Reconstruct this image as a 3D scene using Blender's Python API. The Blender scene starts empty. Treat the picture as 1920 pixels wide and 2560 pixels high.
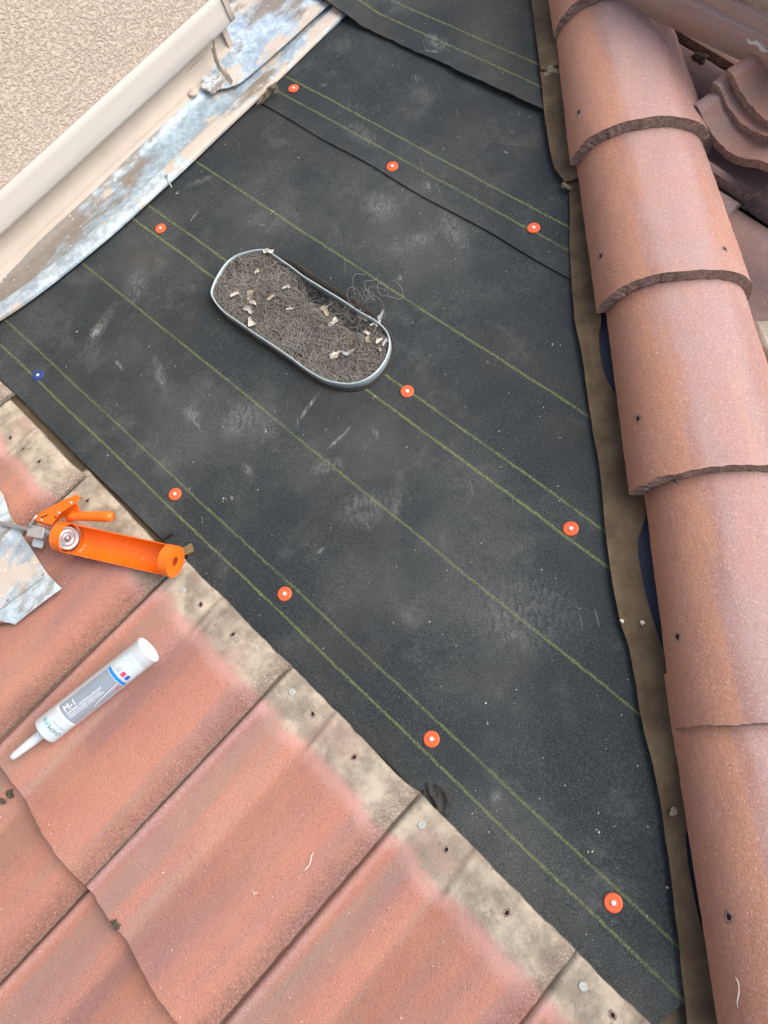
import bpy, bmesh, math, random
from mathutils import Vector, Matrix, noise as mnoise
from mathutils.bvhtree import BVHTree

R = math.radians
random.seed(7)
scene = bpy.context.scene
COL = scene.collection

# ------------------------------------------------------------------ camera, world, sun, exposure
# The roof is laid out in its own frame: x runs along the eave, y up the slope, z is the roof
# normal (metres).  At the very end the whole place is tipped to its true pitch.
PITCH = R(14)
TIP = Matrix.Rotation(PITCH, 4, 'X')
CAM_H = 1.2
F_PX = 1850.0                                   # 26 mm equivalent phone lens, 1920 x 2560 frame
AX = Vector((0.715942, 0.583129, -0.383911)).normalized()   # roof x,y axes seen from the camera
AY = Vector((0.668584, -0.731004, 0.136483))
AY = (AY - AX * AX.dot(AY)).normalized()
AZ = AX.cross(AY)
cam_d = bpy.data.cameras.new('camera')
cam_d.sensor_fit = 'VERTICAL'; cam_d.sensor_height = 36.0
cam_d.lens = 36.0 * F_PX / 2560.0
cam_d.clip_start = 0.02; cam_d.clip_end = 2000
cam = bpy.data.objects.new('camera', cam_d); COL.objects.link(cam)
right = Vector((AX.x, AY.x, AZ.x)); down = Vector((AX.y, AY.y, AZ.y)); fwd = Vector((AX.z, AY.z, AZ.z))
cm = Matrix.Identity(4)
for i in range(3):
    cm[i][0] = right[i]; cm[i][1] = -down[i]; cm[i][2] = -fwd[i]
cm[2][3] = CAM_H
cam.matrix_world = TIP @ cm
scene.camera = cam
CAM = Vector((0, 0, CAM_H))

def ray(x, y):
    c = Vector(((x - 960) , (y - 1280), F_PX))
    return Vector((AX.dot(c), AY.dot(c), AZ.dot(c))).normalized()
def at(x, y, h=0.0):
    d = ray(x, y); return CAM + d * ((h - CAM_H) / d.z)

SUN_EL, SUN_AZ = R(54), R(52)                   # soft high light from the hip side, up the slope
w = bpy.data.worlds.new('World'); scene.world = w; w.use_nodes = True
wn = w.node_tree; bg = wn.nodes['Background']
sky = wn.nodes.new('ShaderNodeTexSky'); sky.sky_type = 'NISHITA'; sky.sun_disc = False
sky.sun_elevation = SUN_EL; sky.sun_rotation = SUN_AZ
sky.air_density = 1.0; sky.dust_density = 4.0; sky.ozone_density = 1.0
wn.links.new(sky.outputs[0], bg.inputs[0]); bg.inputs[1].default_value = 0.15
sd = bpy.data.lights.new('sun', 'SUN'); sd.energy = 2.4; sd.angle = R(60); sd.color = (1.0, 0.95, 0.89)
sun = bpy.data.objects.new('sun', sd); COL.objects.link(sun)
sdir = Vector((math.sin(SUN_AZ) * math.cos(SUN_EL), math.cos(SUN_AZ) * math.cos(SUN_EL), math.sin(SUN_EL)))
sun.rotation_euler = sdir.to_track_quat('Z', 'Y').to_euler()
sun.location = sdir * 20
vs = scene.view_settings
vs.view_transform = 'Standard'; vs.look = 'None'; vs.exposure = 0.4; vs.gamma = 1.0
vs.use_curve_mapping = False
cy = scene.cycles
cy.max_bounces = 5; cy.diffuse_bounces = 3; cy.glossy_bounces = 2; cy.transmission_bounces = 1; cy.adaptive_threshold = .02

# ------------------------------------------------------------------ material helper
class Mt:
    def __init__(s, name, rough=0.8, metallic=0.0, spec=0.5):
        s.m = bpy.data.materials.new(name); s.m.use_nodes = True
        s.t = s.m.node_tree; s.b = s.t.nodes['Principled BSDF']
        s.b.inputs['Roughness'].default_value = rough
        s.b.inputs['Metallic'].default_value = metallic
        s.b.inputs['Specular IOR Level'].default_value = spec
        s.co = s.t.nodes.new('ShaderNodeTexCoord').outputs['Object']
    def link(s, sock, val):
        if isinstance(val, bpy.types.NodeSocket): s.t.links.new(val, sock)
        elif isinstance(val, (tuple, list)) and len(val) == 3 and sock.type == 'RGBA': sock.default_value = (*val, 1)
        else: sock.default_value = val
    def math(s, op, a, b=0.0, clamp=False):
        n = s.t.nodes.new('ShaderNodeMath'); n.operation = op; n.use_clamp = clamp
        s.link(n.inputs[0], a); s.link(n.inputs[1], b); return n.outputs[0]
    def mul(s, a, b): return s.math('MULTIPLY', a, b)
    def add(s, a, b): return s.math('ADD', a, b)
    def mapr(s, v, a, b, c=0.0, d=1.0, smooth=True):
        n = s.t.nodes.new('ShaderNodeMapRange'); n.clamp = True
        n.interpolation_type = 'SMOOTHSTEP' if smooth else 'LINEAR'
        s.link(n.inputs[0], v)
        for i, q in enumerate((a, b, c, d)): n.inputs[i + 1].default_value = q
        return n.outputs[0]
    def mapping(s, loc=(0, 0, 0), rot=(0, 0, 0), sc=(1, 1, 1), src=None, typ='POINT'):
        n = s.t.nodes.new('ShaderNodeMapping'); n.vector_type = typ
        s.link(n.inputs[0], src if src is not None else s.co)
        n.inputs[1].default_value = loc; n.inputs[2].default_value = rot; n.inputs[3].default_value = sc
        return n.outputs[0]
    def noise(s, scale, detail=3.0, rough=0.55, vec=None, sc=None, off=0.0):
        n = s.t.nodes.new('ShaderNodeTexNoise')
        v = vec if vec is not None else s.co
        if sc or off: v = s.mapping(loc=(off, off * .7, off * .3), sc=sc or (1, 1, 1), src=v)
        s.link(n.inputs['Vector'], v)
        n.inputs['Scale'].default_value = scale; n.inputs['Detail'].default_value = detail
        n.inputs['Roughness'].default_value = rough
        return n.outputs['Fac']
    def voro(s, scale, feature='F1', vec=None, rnd=1.0):
        n = s.t.nodes.new('ShaderNodeTexVoronoi'); n.feature = feature
        s.link(n.inputs['Vector'], vec if vec is not None else s.co)
        n.inputs['Scale'].default_value = scale; n.inputs['Randomness'].default_value = rnd
        return n.outputs['Distance'], n.outputs['Color'] if feature != 'DISTANCE_TO_EDGE' else None
    def xyz(s, src=None):
        n = s.t.nodes.new('ShaderNodeSeparateXYZ'); s.link(n.inputs[0], src if src is not None else s.co)
        return n.outputs
    def mix(s, fac, a, b, mode='MIX'):
        n = s.t.nodes.new('ShaderNodeMix'); n.data_type = 'RGBA'; n.blend_type = mode
        s.link(n.inputs[0], fac); s.link(n.inputs[6], a); s.link(n.inputs[7], b); return n.outputs[2]
    def specks(s, scale, size, density):
        """sparse round specks: 1 inside"""
        d, c = s.voro(scale)
        x = s.xyz(c)
        return s.mul(s.mapr(d, size * 1.25, size * .75), s.math('LESS_THAN', x[0], density))
    def rnd(s): return s.t.nodes.new('ShaderNodeObjectInfo').outputs['Random']
    def bump(s, h, strength=0.3, dist=0.002, prev=None):
        n = s.t.nodes.new('ShaderNodeBump'); n.inputs['Strength'].default_value = strength
        n.inputs['Distance'].default_value = dist; s.link(n.inputs['Height'], h)
        if prev is not None: s.link(n.inputs['Normal'], prev)
        s.link(s.b.inputs['Normal'], n.outputs[0]); return n.outputs[0]
    def col(s, c): s.link(s.b.inputs['Base Color'], c); return s
    def set(s, k, v): s.link(s.b.inputs[k], v); return s

def plain(name, c, rough=0.6, metallic=0.0, var=0.12, scale=40, bump=0.0, spec=0.5):
    m = Mt(name, rough, metallic, spec)
    n = m.noise(scale, 4)
    m.col(m.mix(n, tuple(v * (1 - var) for v in c), tuple(min(1, v * (1 + var)) for v in c)))
    if bump: m.bump(m.noise(scale * 4, 3), bump, .002)
    return m.m

def felt_mat(name, lines, scuffs, dust=(0.31, 0.31, 0.285), brownish=0.0):
    m = Mt(name, 0.85, spec=0.35)
    x = m.xyz()
    g1 = m.noise(700, 2, .6); g2 = m.noise(260, 3, .6)
    g3 = m.noise(330, 2, .7, off=1.1)
    grain = m.mul(m.mapr(g1, .30, .75), m.mapr(g3, .28, .72, .25, 1.0))
    base = m.mix(grain, (0.0096, 0.0134, 0.0152), (0.071, 0.087, 0.093))
    base = m.mix(m.mul(m.mapr(g2, .55, .75), .35), base, (0.076, 0.084, 0.080))
    if brownish: base = m.mix(m.mul(m.mapr(m.noise(5, 4), .35, .7), brownish), base, (0.055, 0.052, 0.040))
    # dust: broad cloudy patches, then finer rubbed traces
    d1 = m.mapr(m.noise(2.6, 5, .62), .42, .74)
    d2 = m.mapr(m.noise(11, 6, .68, off=3.1), .52, .80)
    d3 = m.mapr(m.noise(30, 5, .7, sc=(1, .35, 1), off=1.7), .56, .8)
    dd = m.add(m.mul(d1, .22), m.add(m.mul(d2, .22), m.mul(m.mul(d3, d1), .30)))
    base = m.mix(m.mul(dd, m.mapr(g1, .3, .65, .35, 1.0)), base, dust)
    base = m.mix(m.mul(m.mapr(m.noise(4.2, 4, .6, off=9.3), .50, .72), .11), base, (0.15, 0.10, 0.07))
    # rubbed scuff marks where things were dragged
    acc = None
    for (px, py, ang, ln, wd, st) in scuffs:
        v = m.mapping(loc=(px, py, 0), rot=(0, 0, ang), sc=(ln, wd, 1), typ='TEXTURE')
        n = m.t.nodes.new('ShaderNodeVectorMath'); n.operation = 'LENGTH'
        s2 = m.t.nodes.new('ShaderNodeVectorMath'); s2.operation = 'MULTIPLY'
        m.link(s2.inputs[0], v); s2.inputs[1].default_value = (1, 1, 0)
        m.link(n.inputs[0], s2.outputs[0])
        k = m.mul(m.mapr(n.outputs['Value'], 1.0, .15), st)
        acc = k if acc is None else m.math('MAXIMUM', acc, k)
    if acc is not None:
        tex = m.mul(m.mapr(m.noise(60, 5, .8, sc=(1, 2.2, 1), vec=m.mapping(rot=(0, 0, .9))), .38, .62), m.mapr(m.noise(300, 3, .7), .25, .6, .3, 1.0))
        base = m.mix(m.math('MINIMUM', m.mul(m.mul(acc, tex), 1.25), .9), base, (0.38, 0.39, 0.38))
    # hair-thin scratches
    sc = m.mapr(m.noise(9, 2, .5, sc=(1.0, 26, 1), vec=m.mapping(rot=(0, 0, .7))), .70, .74)
    base = m.mix(m.mul(m.mul(sc, m.mapr(m.noise(3.3, 2, .5, off=5), .52, .62)), .35), base, (0.3, 0.3, 0.28))
    # printed green lay lines, wandering and breaking up
    wob = m.add(m.mul(m.add(m.noise(3.0, 2), -.5), .010), m.mul(m.add(m.noise(70, 3, .7), -.5), .0055))
    yy = m.add(x[1], wob)
    acc = None
    for (ly, lw, st) in lines:
        dist = m.math('ABSOLUTE', m.add(yy, -ly))
        k = m.mul(m.mapr(dist, lw, lw * .35), st)
        acc = k if acc is None else m.math('MAXIMUM', acc, k)
    if acc is not None:
        br = m.mul(m.mapr(m.noise(330, 3, .75), .33, .62), m.mapr(m.noise(14, 3), .25, .5, .45, 1.0))
        base = m.mix(m.mul(acc, br), base, (0.190, 0.235, 0.075))
    wsp = m.specks(75, .06, .02)
    base = m.mix(wsp, base, (0.6, 0.6, 0.58))
    m.col(base)
    m.set('Roughness', m.mapr(g2, .3, .7, .72, .95))
    b1 = m.bump(g1, .35, .0015)
    m.bump(m.noise(26, 4), .25, .004, b1)
    return m.m

def tile_mat(name, paint_y=-.072, hue=(0.455, 0.212, 0.160), dark=0.0):
    """coloured concrete tile: pigment coat over grey body, bare at the head"""
    m = Mt(name, 0.9, spec=0.25)
    x = m.xyz(); r = m.rnd()
    cov = m.mapping(src=m.co)
    n0 = m.t.nodes.new('ShaderNodeVectorMath'); n0.operation = 'ADD'
    cmb = m.t.nodes.new('ShaderNodeCombineXYZ'); m.link(cmb.inputs[0], m.mul(r, 13.0)); m.link(cmb.inputs[1], m.mul(r, 7.0))
    m.link(n0.inputs[0], m.co); m.link(n0.inputs[1], cmb.outputs[0]); V = n0.outputs[0]
    st = m.noise(16, 3, .5, vec=V, sc=(1.0, .10, 1))          # streaks along the tile
    bl = m.noise(7, 4, .55, vec=V)
    fine = m.noise(420, 3, .65, vec=V)
    c = m.mix(m.mapr(st, .36, .64), (hue[0] * .80, hue[1] * .92, hue[2] * 1.05), (hue[0] * 1.02, hue[1] * 1.0, hue[2] * .95))
    c = m.mix(m.mul(m.mapr(bl, .45, .72), .55), c, (0.50, 0.255, 0.170))
    c = m.mix(m.mul(m.mapr(m.noise(24, 3, .5, vec=V, sc=(1, .08, 1), off=4), .54, .70), .60), c, (0.355, 0.235, 0.185))
    c = m.mix(m.mul(m.mapr(fine, .50, .68), .50), c, (0.21, 0.095, 0.070))
    c = m.mix(m.mul(m.mapr(m.noise(170, 3, .7, vec=V, off=2), .55, .72), .30), c, (0.52, 0.31, 0.245))
    # bare grey cement at the head with a soft sprayed boundary
    e = m.add(x[1], m.add(m.mul(m.add(m.noise(10, 3, .5, vec=V), -.5), .05), m.mul(m.add(m.noise(120, 3, .7, vec=V), -.5), .016)))
    pink = m.mapr(e, paint_y - .030, paint_y - .004)
    bare = m.mapr(e, paint_y - .008, paint_y + .016)
    c = m.mix(m.mul(pink, .75), c, (0.53, 0.305, 0.265))
    gr = m.mix(m.mapr(m.noise(22, 5, .6, vec=V), .35, .68), (0.265, 0.225, 0.172), (0.50, 0.435, 0.335))
    gr = m.mix(m.mul(m.mapr(m.noise(48, 4, .7, vec=V, off=7), .58, .74), .65), gr, (0.13, 0.115, 0.095))
    gr = m.mix(m.mul(m.mapr(m.noise(9, 3, .5, vec=V, off=2), .52, .72), .45), gr, (0.46, 0.30, 0.25))
    c = m.mix(bare, c, gr)
    # grime along the exposed barrel edge
    ed = m.mul(m.mapr(m.add(x[0], m.mul(m.add(m.noise(60, 4, .7, vec=V), -.5), .03)), .245, .290), m.mapr(m.noise(310, 4, .8, vec=V), .36, .60, .25, 1.0))
    c = m.mix(m.mul(ed, .72), c, (0.105, 0.066, 0.054))
    rib = m.mul(m.math('SUBTRACT', 1.0, bare), m.mul(m.mapr(x[0], .003, .006), m.mapr(x[0], .021, .016)))
    c = m.mix(m.mul(m.mul(rib, m.mapr(m.noise(240, 3, .7, vec=V, off=8), .35, .62)), .55), c, (0.42, 0.285, 0.265))
    pb = m.mul(m.mapr(x[0], .026, .036), m.mapr(m.add(x[0], m.mul(m.add(m.noise(20, 3, .5, vec=V, sc=(1, .15, 1)), -.5), .05)), .078, .058))
    c = m.mix(m.mul(m.mul(pb, m.math('SUBTRACT', 1.0, bare)), .45), c, (0.335, 0.235, 0.190))
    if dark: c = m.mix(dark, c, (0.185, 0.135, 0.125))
    # lime specks and pits
    c = m.mix(m.mul(m.specks(230, .16, .10), .65), c, (0.72, 0.58, 0.48))
    c = m.mix(m.mul(m.specks(130, .07, .05), .8), c, (0.84, 0.78, 0.72))
    c = m.mix(m.mul(m.specks(260, .20, .13), .75), c, (0.15, 0.075, 0.055))
    hs = m.t.nodes.new('ShaderNodeHueSaturation'); m.link(hs.inputs['Color'], c)
    m.link(hs.inputs['Value'], m.mapr(r, 0, 1, .93, 1.06, False)); m.col(hs.outputs[0])
    b1 = m.bump(fine, .8, .0015)
    m.bump(m.noise(120, 4, .65, vec=V), .42, .002, b1)
    return m.m

def cap_mat(name):
    m = Mt(name, 0.9, spec=0.25)
    x = m.xyz(); r = m.rnd()
    n0 = m.t.nodes.new('ShaderNodeVectorMath'); n0.operation = 'ADD'
    cmb = m.t.nodes.new('ShaderNodeCombineXYZ'); m.link(cmb.inputs[0], m.mul(r, 17.0)); m.link(cmb.inputs[1], m.mul(r, 5.0))
    m.link(n0.inputs[0], m.co); m.link(n0.inputs[1], cmb.outputs[0]); V = n0.outputs[0]
    s1 = m.noise(13, 3, .55, vec=V, sc=(1.0, .16, .4)); s2 = m.noise(28, 3, .5, vec=V, sc=(1.0, .12, .4), off=3)
    fine = m.noise(420, 3, .65, vec=V)
    c = m.mix(m.mapr(s1, .38, .60), (0.345, 0.200, 0.172), (0.44, 0.215, 0.150))
    c = m.mix(m.mul(m.mapr(s2, .54, .68), .6), c, (0.52, 0.275, 0.160))
    c = m.mix(m.mul(m.mapr(m.noise(6, 4, .6, vec=V, off=5), .44, .66), .65), c, (0.40, 0.255, 0.238))
    fx = m.add(x[0], m.mul(m.add(m.noise(9, 3, .5, vec=V, sc=(1, .3, .4), off=6), -.5), .05))
    c = m.mix(m.mul(m.mapr(fx, -.055, -.072), .8), c, (0.475, 0.235, 0.150))
    c = m.mix(m.mul(m.mul(m.mapr(fx, -.055, -.03), m.mapr(fx, .075, .045)), .55), c, (0.450, 0.325, 0.312))
    c = m.mix(m.mul(m.mapr(fine, .50, .68), .45), c, (0.22, 0.12, 0.095))
    c = m.mix(m.mul(m.mapr(m.noise(230, 3, .7, vec=V, off=2), .52, .70), .42), c, (0.62, 0.45, 0.39))
    c = m.mix(m.mul(m.specks(210, .16, .12), .65), c, (0.74, 0.62, 0.55))
    c = m.mix(m.mul(m.specks(110, .065, .08), .85), c, (0.86, 0.80, 0.76))
    c = m.mix(m.mul(m.specks(260, .20, .12), .75), c, (0.17, 0.09, 0.07))
    hs = m.t.nodes.new('ShaderNodeHueSaturation'); m.link(hs.inputs['Color'], c)
    m.link(hs.inputs['Value'], m.mapr(r, 0, 1, 1.03, 1.14, False)); m.col(hs.outputs[0])
    b1 = m.bump(fine, .8, .0015); m.bump(m.noise(120, 4, .65, vec=V), .45, .002, b1)
    return m.m

def edge_mat(name, a=(0.21, 0.145, 0.122), b=(0.38, 0.270, 0.225)):
    m = Mt(name, 0.95, spec=0.2)
    c = m.mix(m.mapr(m.noise(160, 4, .7), .36, .66), a, b)
    c = m.mix(m.mul(m.specks(210, .22, .18), .8), c, (0.55, 0.42, 0.36))
    c = m.mix(m.mul(m.specks(170, .25, .2), .8), c, (0.07, 0.045, 0.038))
    m.col(c); m.bump(m.noise(240, 4, .7), .9, .003)
    return m.m

def galv_mat(name, beige=0.5, brown=0.5, blue=(0.40, 0.54, 0.64), scale=1.0, ygrad=0.0):
    m = Mt(name, 0.45)
    x = m.xyz()
    z = m.mix(m.mapr(m.noise(60 * scale, 4, .7), .35, .65), tuple(v * .80 for v in blue), tuple(min(1, v * 1.18) for v in blue))
    z = m.mix(m.mul(m.mapr(m.noise(13 * scale, 5, .65, off=2), .48, .62), .65), z, (0.30, 0.36, 0.42))
    bmask = m.mapr(m.noise(8 * scale, 6, .68, sc=(1, .6, 1), off=11), .62 - beige * .3, .66 - beige * .3)
    c = m.mix(m.mul(bmask, .92), z, m.mix(m.noise(30, 4), (0.50, 0.42, 0.34), (0.62, 0.53, 0.44)))
    drt = m.mapr(m.add(m.noise(6 * scale, 6, .66, sc=(1.6, .5, 1), off=21), m.mul(m.add(m.mul(x[1], -1.0), .50), ygrad)), .66 - brown * .3, .76 - brown * .3)
    c = m.mix(m.mul(drt, .88), c, m.mix(m.noise(45, 4), (0.16, 0.125, 0.088), (0.27, 0.215, 0.155)))
    c = m.mix(m.mul(m.specks(110, .20, .16), .85), c, (0.74, 0.77, 0.78))
    m.col(c)
    met = m.math('MULTIPLY', m.math('SUBTRACT', 1.0, bmask), m.math('SUBTRACT', 1.0, drt))
    m.set('Metallic', m.mul(met, .35)); m.set('Roughness', m.mapr(m.noise(35, 4), .3, .7, .38, .7))
    m.bump(m.noise(50, 4), .15, .002)
    return m.m

def stucco_mat():
    m = Mt('painted_stucco', 0.9, spec=0.2)
    wv = m.noise(60, 2, .5)
    nv = m.t.nodes.new('ShaderNodeVectorMath'); nv.operation = 'ADD'
    sc = m.t.nodes.new('ShaderNodeVectorMath'); sc.operation = 'SCALE'
    cb = m.t.nodes.new('ShaderNodeCombineXYZ'); m.link(cb.inputs[0], wv); m.link(cb.inputs[1], m.noise(60, 2, .5, off=3)); m.link(cb.inputs[2], m.noise(60, 2, .5, off=6))
    m.link(sc.inputs[0], cb.outputs[0]); sc.inputs['Scale'].default_value = .02
    m.link(nv.inputs[0], m.co); m.link(nv.inputs[1], sc.outputs[0])
    h = m.mapr(m.noise(140, 4, .62, vec=nv.outputs[0]), .34, .60)
    h2 = m.noise(230, 3, .6)
    c = m.mix(h, (0.56, 0.450, 0.355), (0.75, 0.630, 0.510))
    c = m.mix(m.mul(m.mapr(m.noise(5, 4), .45, .7), .25), c, (0.78, 0.655, 0.535))
    m.col(c)
    b1 = m.bump(h, .55, .0045); m.bump(h2, .4, .0015, b1)
    return m.m

# ------------------------------------------------------------------ mesh helpers
def tag(o, label=None, cat=None, group=None, kind=None):
    if label: o['label'] = label
    if cat: o['category'] = cat
    if group: o['group'] = group
    if kind: o['kind'] = kind
    elif cat: o['kind'] = 'thing'
    return o
def empty(name, loc=(0, 0, 0), mat=None):
    o = bpy.data.objects.new(name, None); o.empty_display_size = .05; COL.objects.link(o)
    if mat is not None: o.matrix_world = mat
    else: o.location = loc
    return o
def mesh_obj(name, verts, faces, mats, parent=None, smooth=None, mids=None, mw=None):
    me = bpy.data.meshes.new(name); me.from_pydata([tuple(v) for v in verts], [], faces)
    for mt in (mats if isinstance(mats, (list, tuple)) else [mats]): me.materials.append(mt)
    if mids: me.polygons.foreach_set('material_index', mids)
    if smooth is True: smooth = [True] * len(faces)
    if smooth: me.polygons.foreach_set('use_smooth', smooth)
    me.update()
    o = bpy.data.objects.new(name, me); COL.objects.link(o)
    if mw is not None: o.matrix_world = mw
    if parent: o.parent = parent
    return o
def shell_data(nu, nv, top, bot):
    """solid sheet between two gridded surfaces; separate vertices for the edge faces"""
    V, F, S, I = [], [], [], []
    T = [[Vector(top(i / nu, j / nv)) for j in range(nv + 1)] for i in range(nu + 1)]
    B = [[Vector(bot(i / nu, j / nv)) for j in range(nv + 1)] for i in range(nu + 1)]
    idx = lambda i, j: i * (nv + 1) + j
    for g in (T, B):
        for rowv in g: V += rowv
    n = (nu + 1) * (nv + 1)
    for i in range(nu):
        for j in range(nv):
            F.append((idx(i, j), idx(i + 1, j), idx(i + 1, j + 1), idx(i, j + 1))); S.append(True); I.append(0)
            F.append((n + idx(i, j), n + idx(i, j + 1), n + idx(i + 1, j + 1), n + idx(i + 1, j))); S.append(True); I.append(0)
    def wall(ps):
        b = len(V)
        for (i, j) in ps: V.append(T[i][j]); V.append(B[i][j])
        for k in range(len(ps) - 1):
            F.append((b + 2 * k, b + 2 * k + 1, b + 2 * k + 3, b + 2 * k + 2)); S.append(False); I.append(1)
    wall([(i, 0) for i in range(nu + 1)]); wall([(nu, j) for j in range(nv + 1)])
    wall([(i, nv) for i in range(nu, -1, -1)]); wall([(0, j) for j in range(nv, -1, -1)])
    return V, F, S, I
def shell(name, nu, nv, top, bot, mats, parent=None, mw=None):
    V, F, S, I = shell_data(nu, nv, top, bot)
    if not isinstance(mats, (list, tuple)): mats = [mats, mats]
    return mesh_obj(name, V, F, mats, parent, S, I, mw)
def tube_data(path, rad, sides=8, closed=False, caps=True):
    V, F = [], []
    n = len(path); path = [Vector(p) for p in path]
    rr = rad if isinstance(rad, (list, tuple)) else [rad] * n
    for k, p in enumerate(path):
        a = path[(k - 1) % n] if closed or k > 0 else p; b = path[(k + 1) % n] if closed or k < n - 1 else p
        t = (b - a).normalized()
        u = t.cross(Vector((0, 0, 1)) if abs(t.z) < .9 else Vector((1, 0, 0))).normalized(); v = t.cross(u)
        for s in range(sides):
            q = 2 * math.pi * s / sides; V.append(p + (u * math.cos(q) + v * math.sin(q)) * rr[k])
    for k in range(n if closed else n - 1):
        for s in range(sides):
            a = k * sides + s; b = k * sides + (s + 1) % sides
            c = ((k + 1) % n) * sides + (s + 1) % sides; d = ((k + 1) % n) * sides + s
            F.append((a, d, c, b))
    if caps and not closed:
        F.append(tuple(range(sides))); F.append(tuple(range((n - 1) * sides, n * sides))[::-1])
    return V, F
def tube(name, path, rad, mat, parent=None, sides=8, closed=False, mw=None):
    V, F = tube_data(path, rad, sides, closed); return mesh_obj(name, V, F, mat, parent, True, None, mw)
def lathe(name, prof, mat, parent=None, seg=32, axis=None, mw=None):
    """prof: (radius, height) rings round local z"""
    V, F = [], []
    for (r, h) in prof:
        for s in range(seg):
            a = 2 * math.pi * s / seg; V.append((r * math.cos(a), r * math.sin(a), h))
    for k in range(len(prof) - 1):
        for s in range(seg):
            F.append((k * seg + s, k * seg + (s + 1) % seg, (k + 1) * seg + (s + 1) % seg, (k + 1) * seg + s))
    F.append(tuple(range(seg))[::-1]); F.append(tuple(range((len(prof) - 1) * seg, len(prof) * seg)))
    return mesh_obj(name, V, F, mat, parent, [True] * (len(F) - 2) + [False, False], None, mw)
def frame(o, x, y, z):
    m = Matrix.Identity(4)
    for i in range(3): m[i][0] = x[i]; m[i][1] = y[i]; m[i][2] = z[i]; m[i][3] = o[i]
    return m
def nz(p, s, seed=0.0): return mnoise.noise(Vector((p[0] * s + seed, p[1] * s - seed * .7, (p[2] if len(p) > 2 else 0) * s + seed * 1.3)))
def lump(name, c, size, mat, parent=None, seed=0.0, sub=2, rough=.35):
    bm = bmesh.new(); bmesh.ops.create_icosphere(bm, subdivisions=sub, radius=1)
    for v in bm.verts:
        k = 1 + rough * nz(v.co * 1.6, 1, seed) + rough * .5 * nz(v.co * 4, 1, seed + 3)
        v.co = Vector((v.co.x * size[0], v.co.y * size[1], v.co.z * size[2])) * k
    me = bpy.data.meshes.new(name); bm.to_mesh(me); bm.free(); me.materials.append(mat)
    o = bpy.data.objects.new(name, me); COL.objects.link(o); o.location = c
    if parent: o.parent = parent
    return o
_bv = {}
def hit(px, py, objs):
    """first point where the line of sight through a picture point meets the given solids"""
    d = ray(px, py); best = None
    for o in objs:
        if o.name not in _bv:
            mw = o.matrix_basis if o.parent is None else o.parent.matrix_basis @ o.matrix_basis
            me = o.data
            _bv[o.name] = BVHTree.FromPolygons([mw @ v.co for v in me.vertices], [p.vertices[:] for p in me.polygons])
        p, n, i, dist = _bv[o.name].ray_cast(CAM, d)
        if p is not None and (best is None or dist < best[2]): best = (p, n if n.dot(d) < 0 else -n, dist, o)
    return best
def lerp_tab(tab, v):
    if v <= tab[0][0]: return tab[0][1]
    for (a, b), (c, d) in zip(tab, tab[1:]):
        if v <= c:
            k = (v - a) / (c - a); return b + (d - b) * k
    return tab[-1][1]
def smooth_tab(tab, v):
    xs = [p[0] for p in tab]; n = len(tab)
    if v <= xs[0]: return tab[0][1]
    if v >= xs[-1]: return tab[-1][1]
    i = max(k for k in range(n) if xs[k] <= v); i = min(i, n - 2)
    def sl(k):
        a, b = max(0, k - 1), min(n - 1, k + 1); return (tab[b][1] - tab[a][1]) / (xs[b] - xs[a])
    h = xs[i + 1] - xs[i]; t = (v - xs[i]) / h
    return ((2*t**3 - 3*t*t + 1) * tab[i][1] + (t**3 - 2*t*t + t) * h * sl(i) + (-2*t**3 + 3*t*t) * tab[i+1][1] + (t**3 - t*t) * h * sl(i+1))

# hip line: where this slope meets the one beyond the cap tiles
HD = Vector((0.704, -0.710, 0)).normalized()         # down the hip
HR = Vector((0.710, 0.704, 0)).normalized()          # across it, away from this slope
HIP_R = 0.31
D2 = R(17)                                           # how far the far slope falls away
ROT2 = Matrix.Rotation(D2, 3, HD)
if (ROT2 @ HR).z > 0: ROT2 = Matrix.Rotation(-D2, 3, HD)
def hipx(r, y): return (r - HR.y * y) / HR.x

# ------------------------------------------------------------------ materials
M_under = plain('old_brown_underlayment', (0.125, 0.095, 0.058), .9, var=.35, scale=30, bump=.3)
M_brown = None
def brown_mat():
    m = Mt('brown_membrane', 0.8, spec=.3)
    c = m.mix(m.mapr(m.noise(20, 5, .65), .35, .68), (0.082, 0.056, 0.030), (0.135, 0.098, 0.056))
    c = m.mix(m.mul(m.mapr(m.noise(60, 4, .7, off=4), .56, .72), .5), c, (0.075, 0.045, 0.026))
    c = m.mix(m.mul(m.mapr(m.noise(7, 4, .6, off=8), .56, .72), .5), c, (0.19, 0.155, 0.11))
    c = m.mix(m.mul(m.specks(140, .16, .12), .7), c, (0.05, 0.035, 0.022))
    m.col(c); m.bump(m.noise(140, 4, .6), .35, .0015)
    return m.m
M_brown = brown_mat()
M_navy = plain('navy_membrane', (0.018, 0.026, 0.046), .6, var=.3, scale=25)
LINES_A = [(-.0735, .0032, .72), (-.0265, .0032, .60), (.1855, .0032, .66), (.341, .0032, .85), (.3875, .0032, .8), (.540, .0032, .72)]
LINES_B = [(.8005, .0030, .66), (.8455, .0030, .78)]
LINES_C = [(1.105, .0030, .75), (1.153, .0030, .7)]
def scuff(x0, y0, x1, y1, wd, st):
    a, b = at(x0, y0), at(x1, y1); d = b - a
    return ((a.x + b.x) / 2, (a.y + b.y) / 2, math.atan2(d.y, d.x), max(d.length / 2, .004), wd, st)
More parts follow.
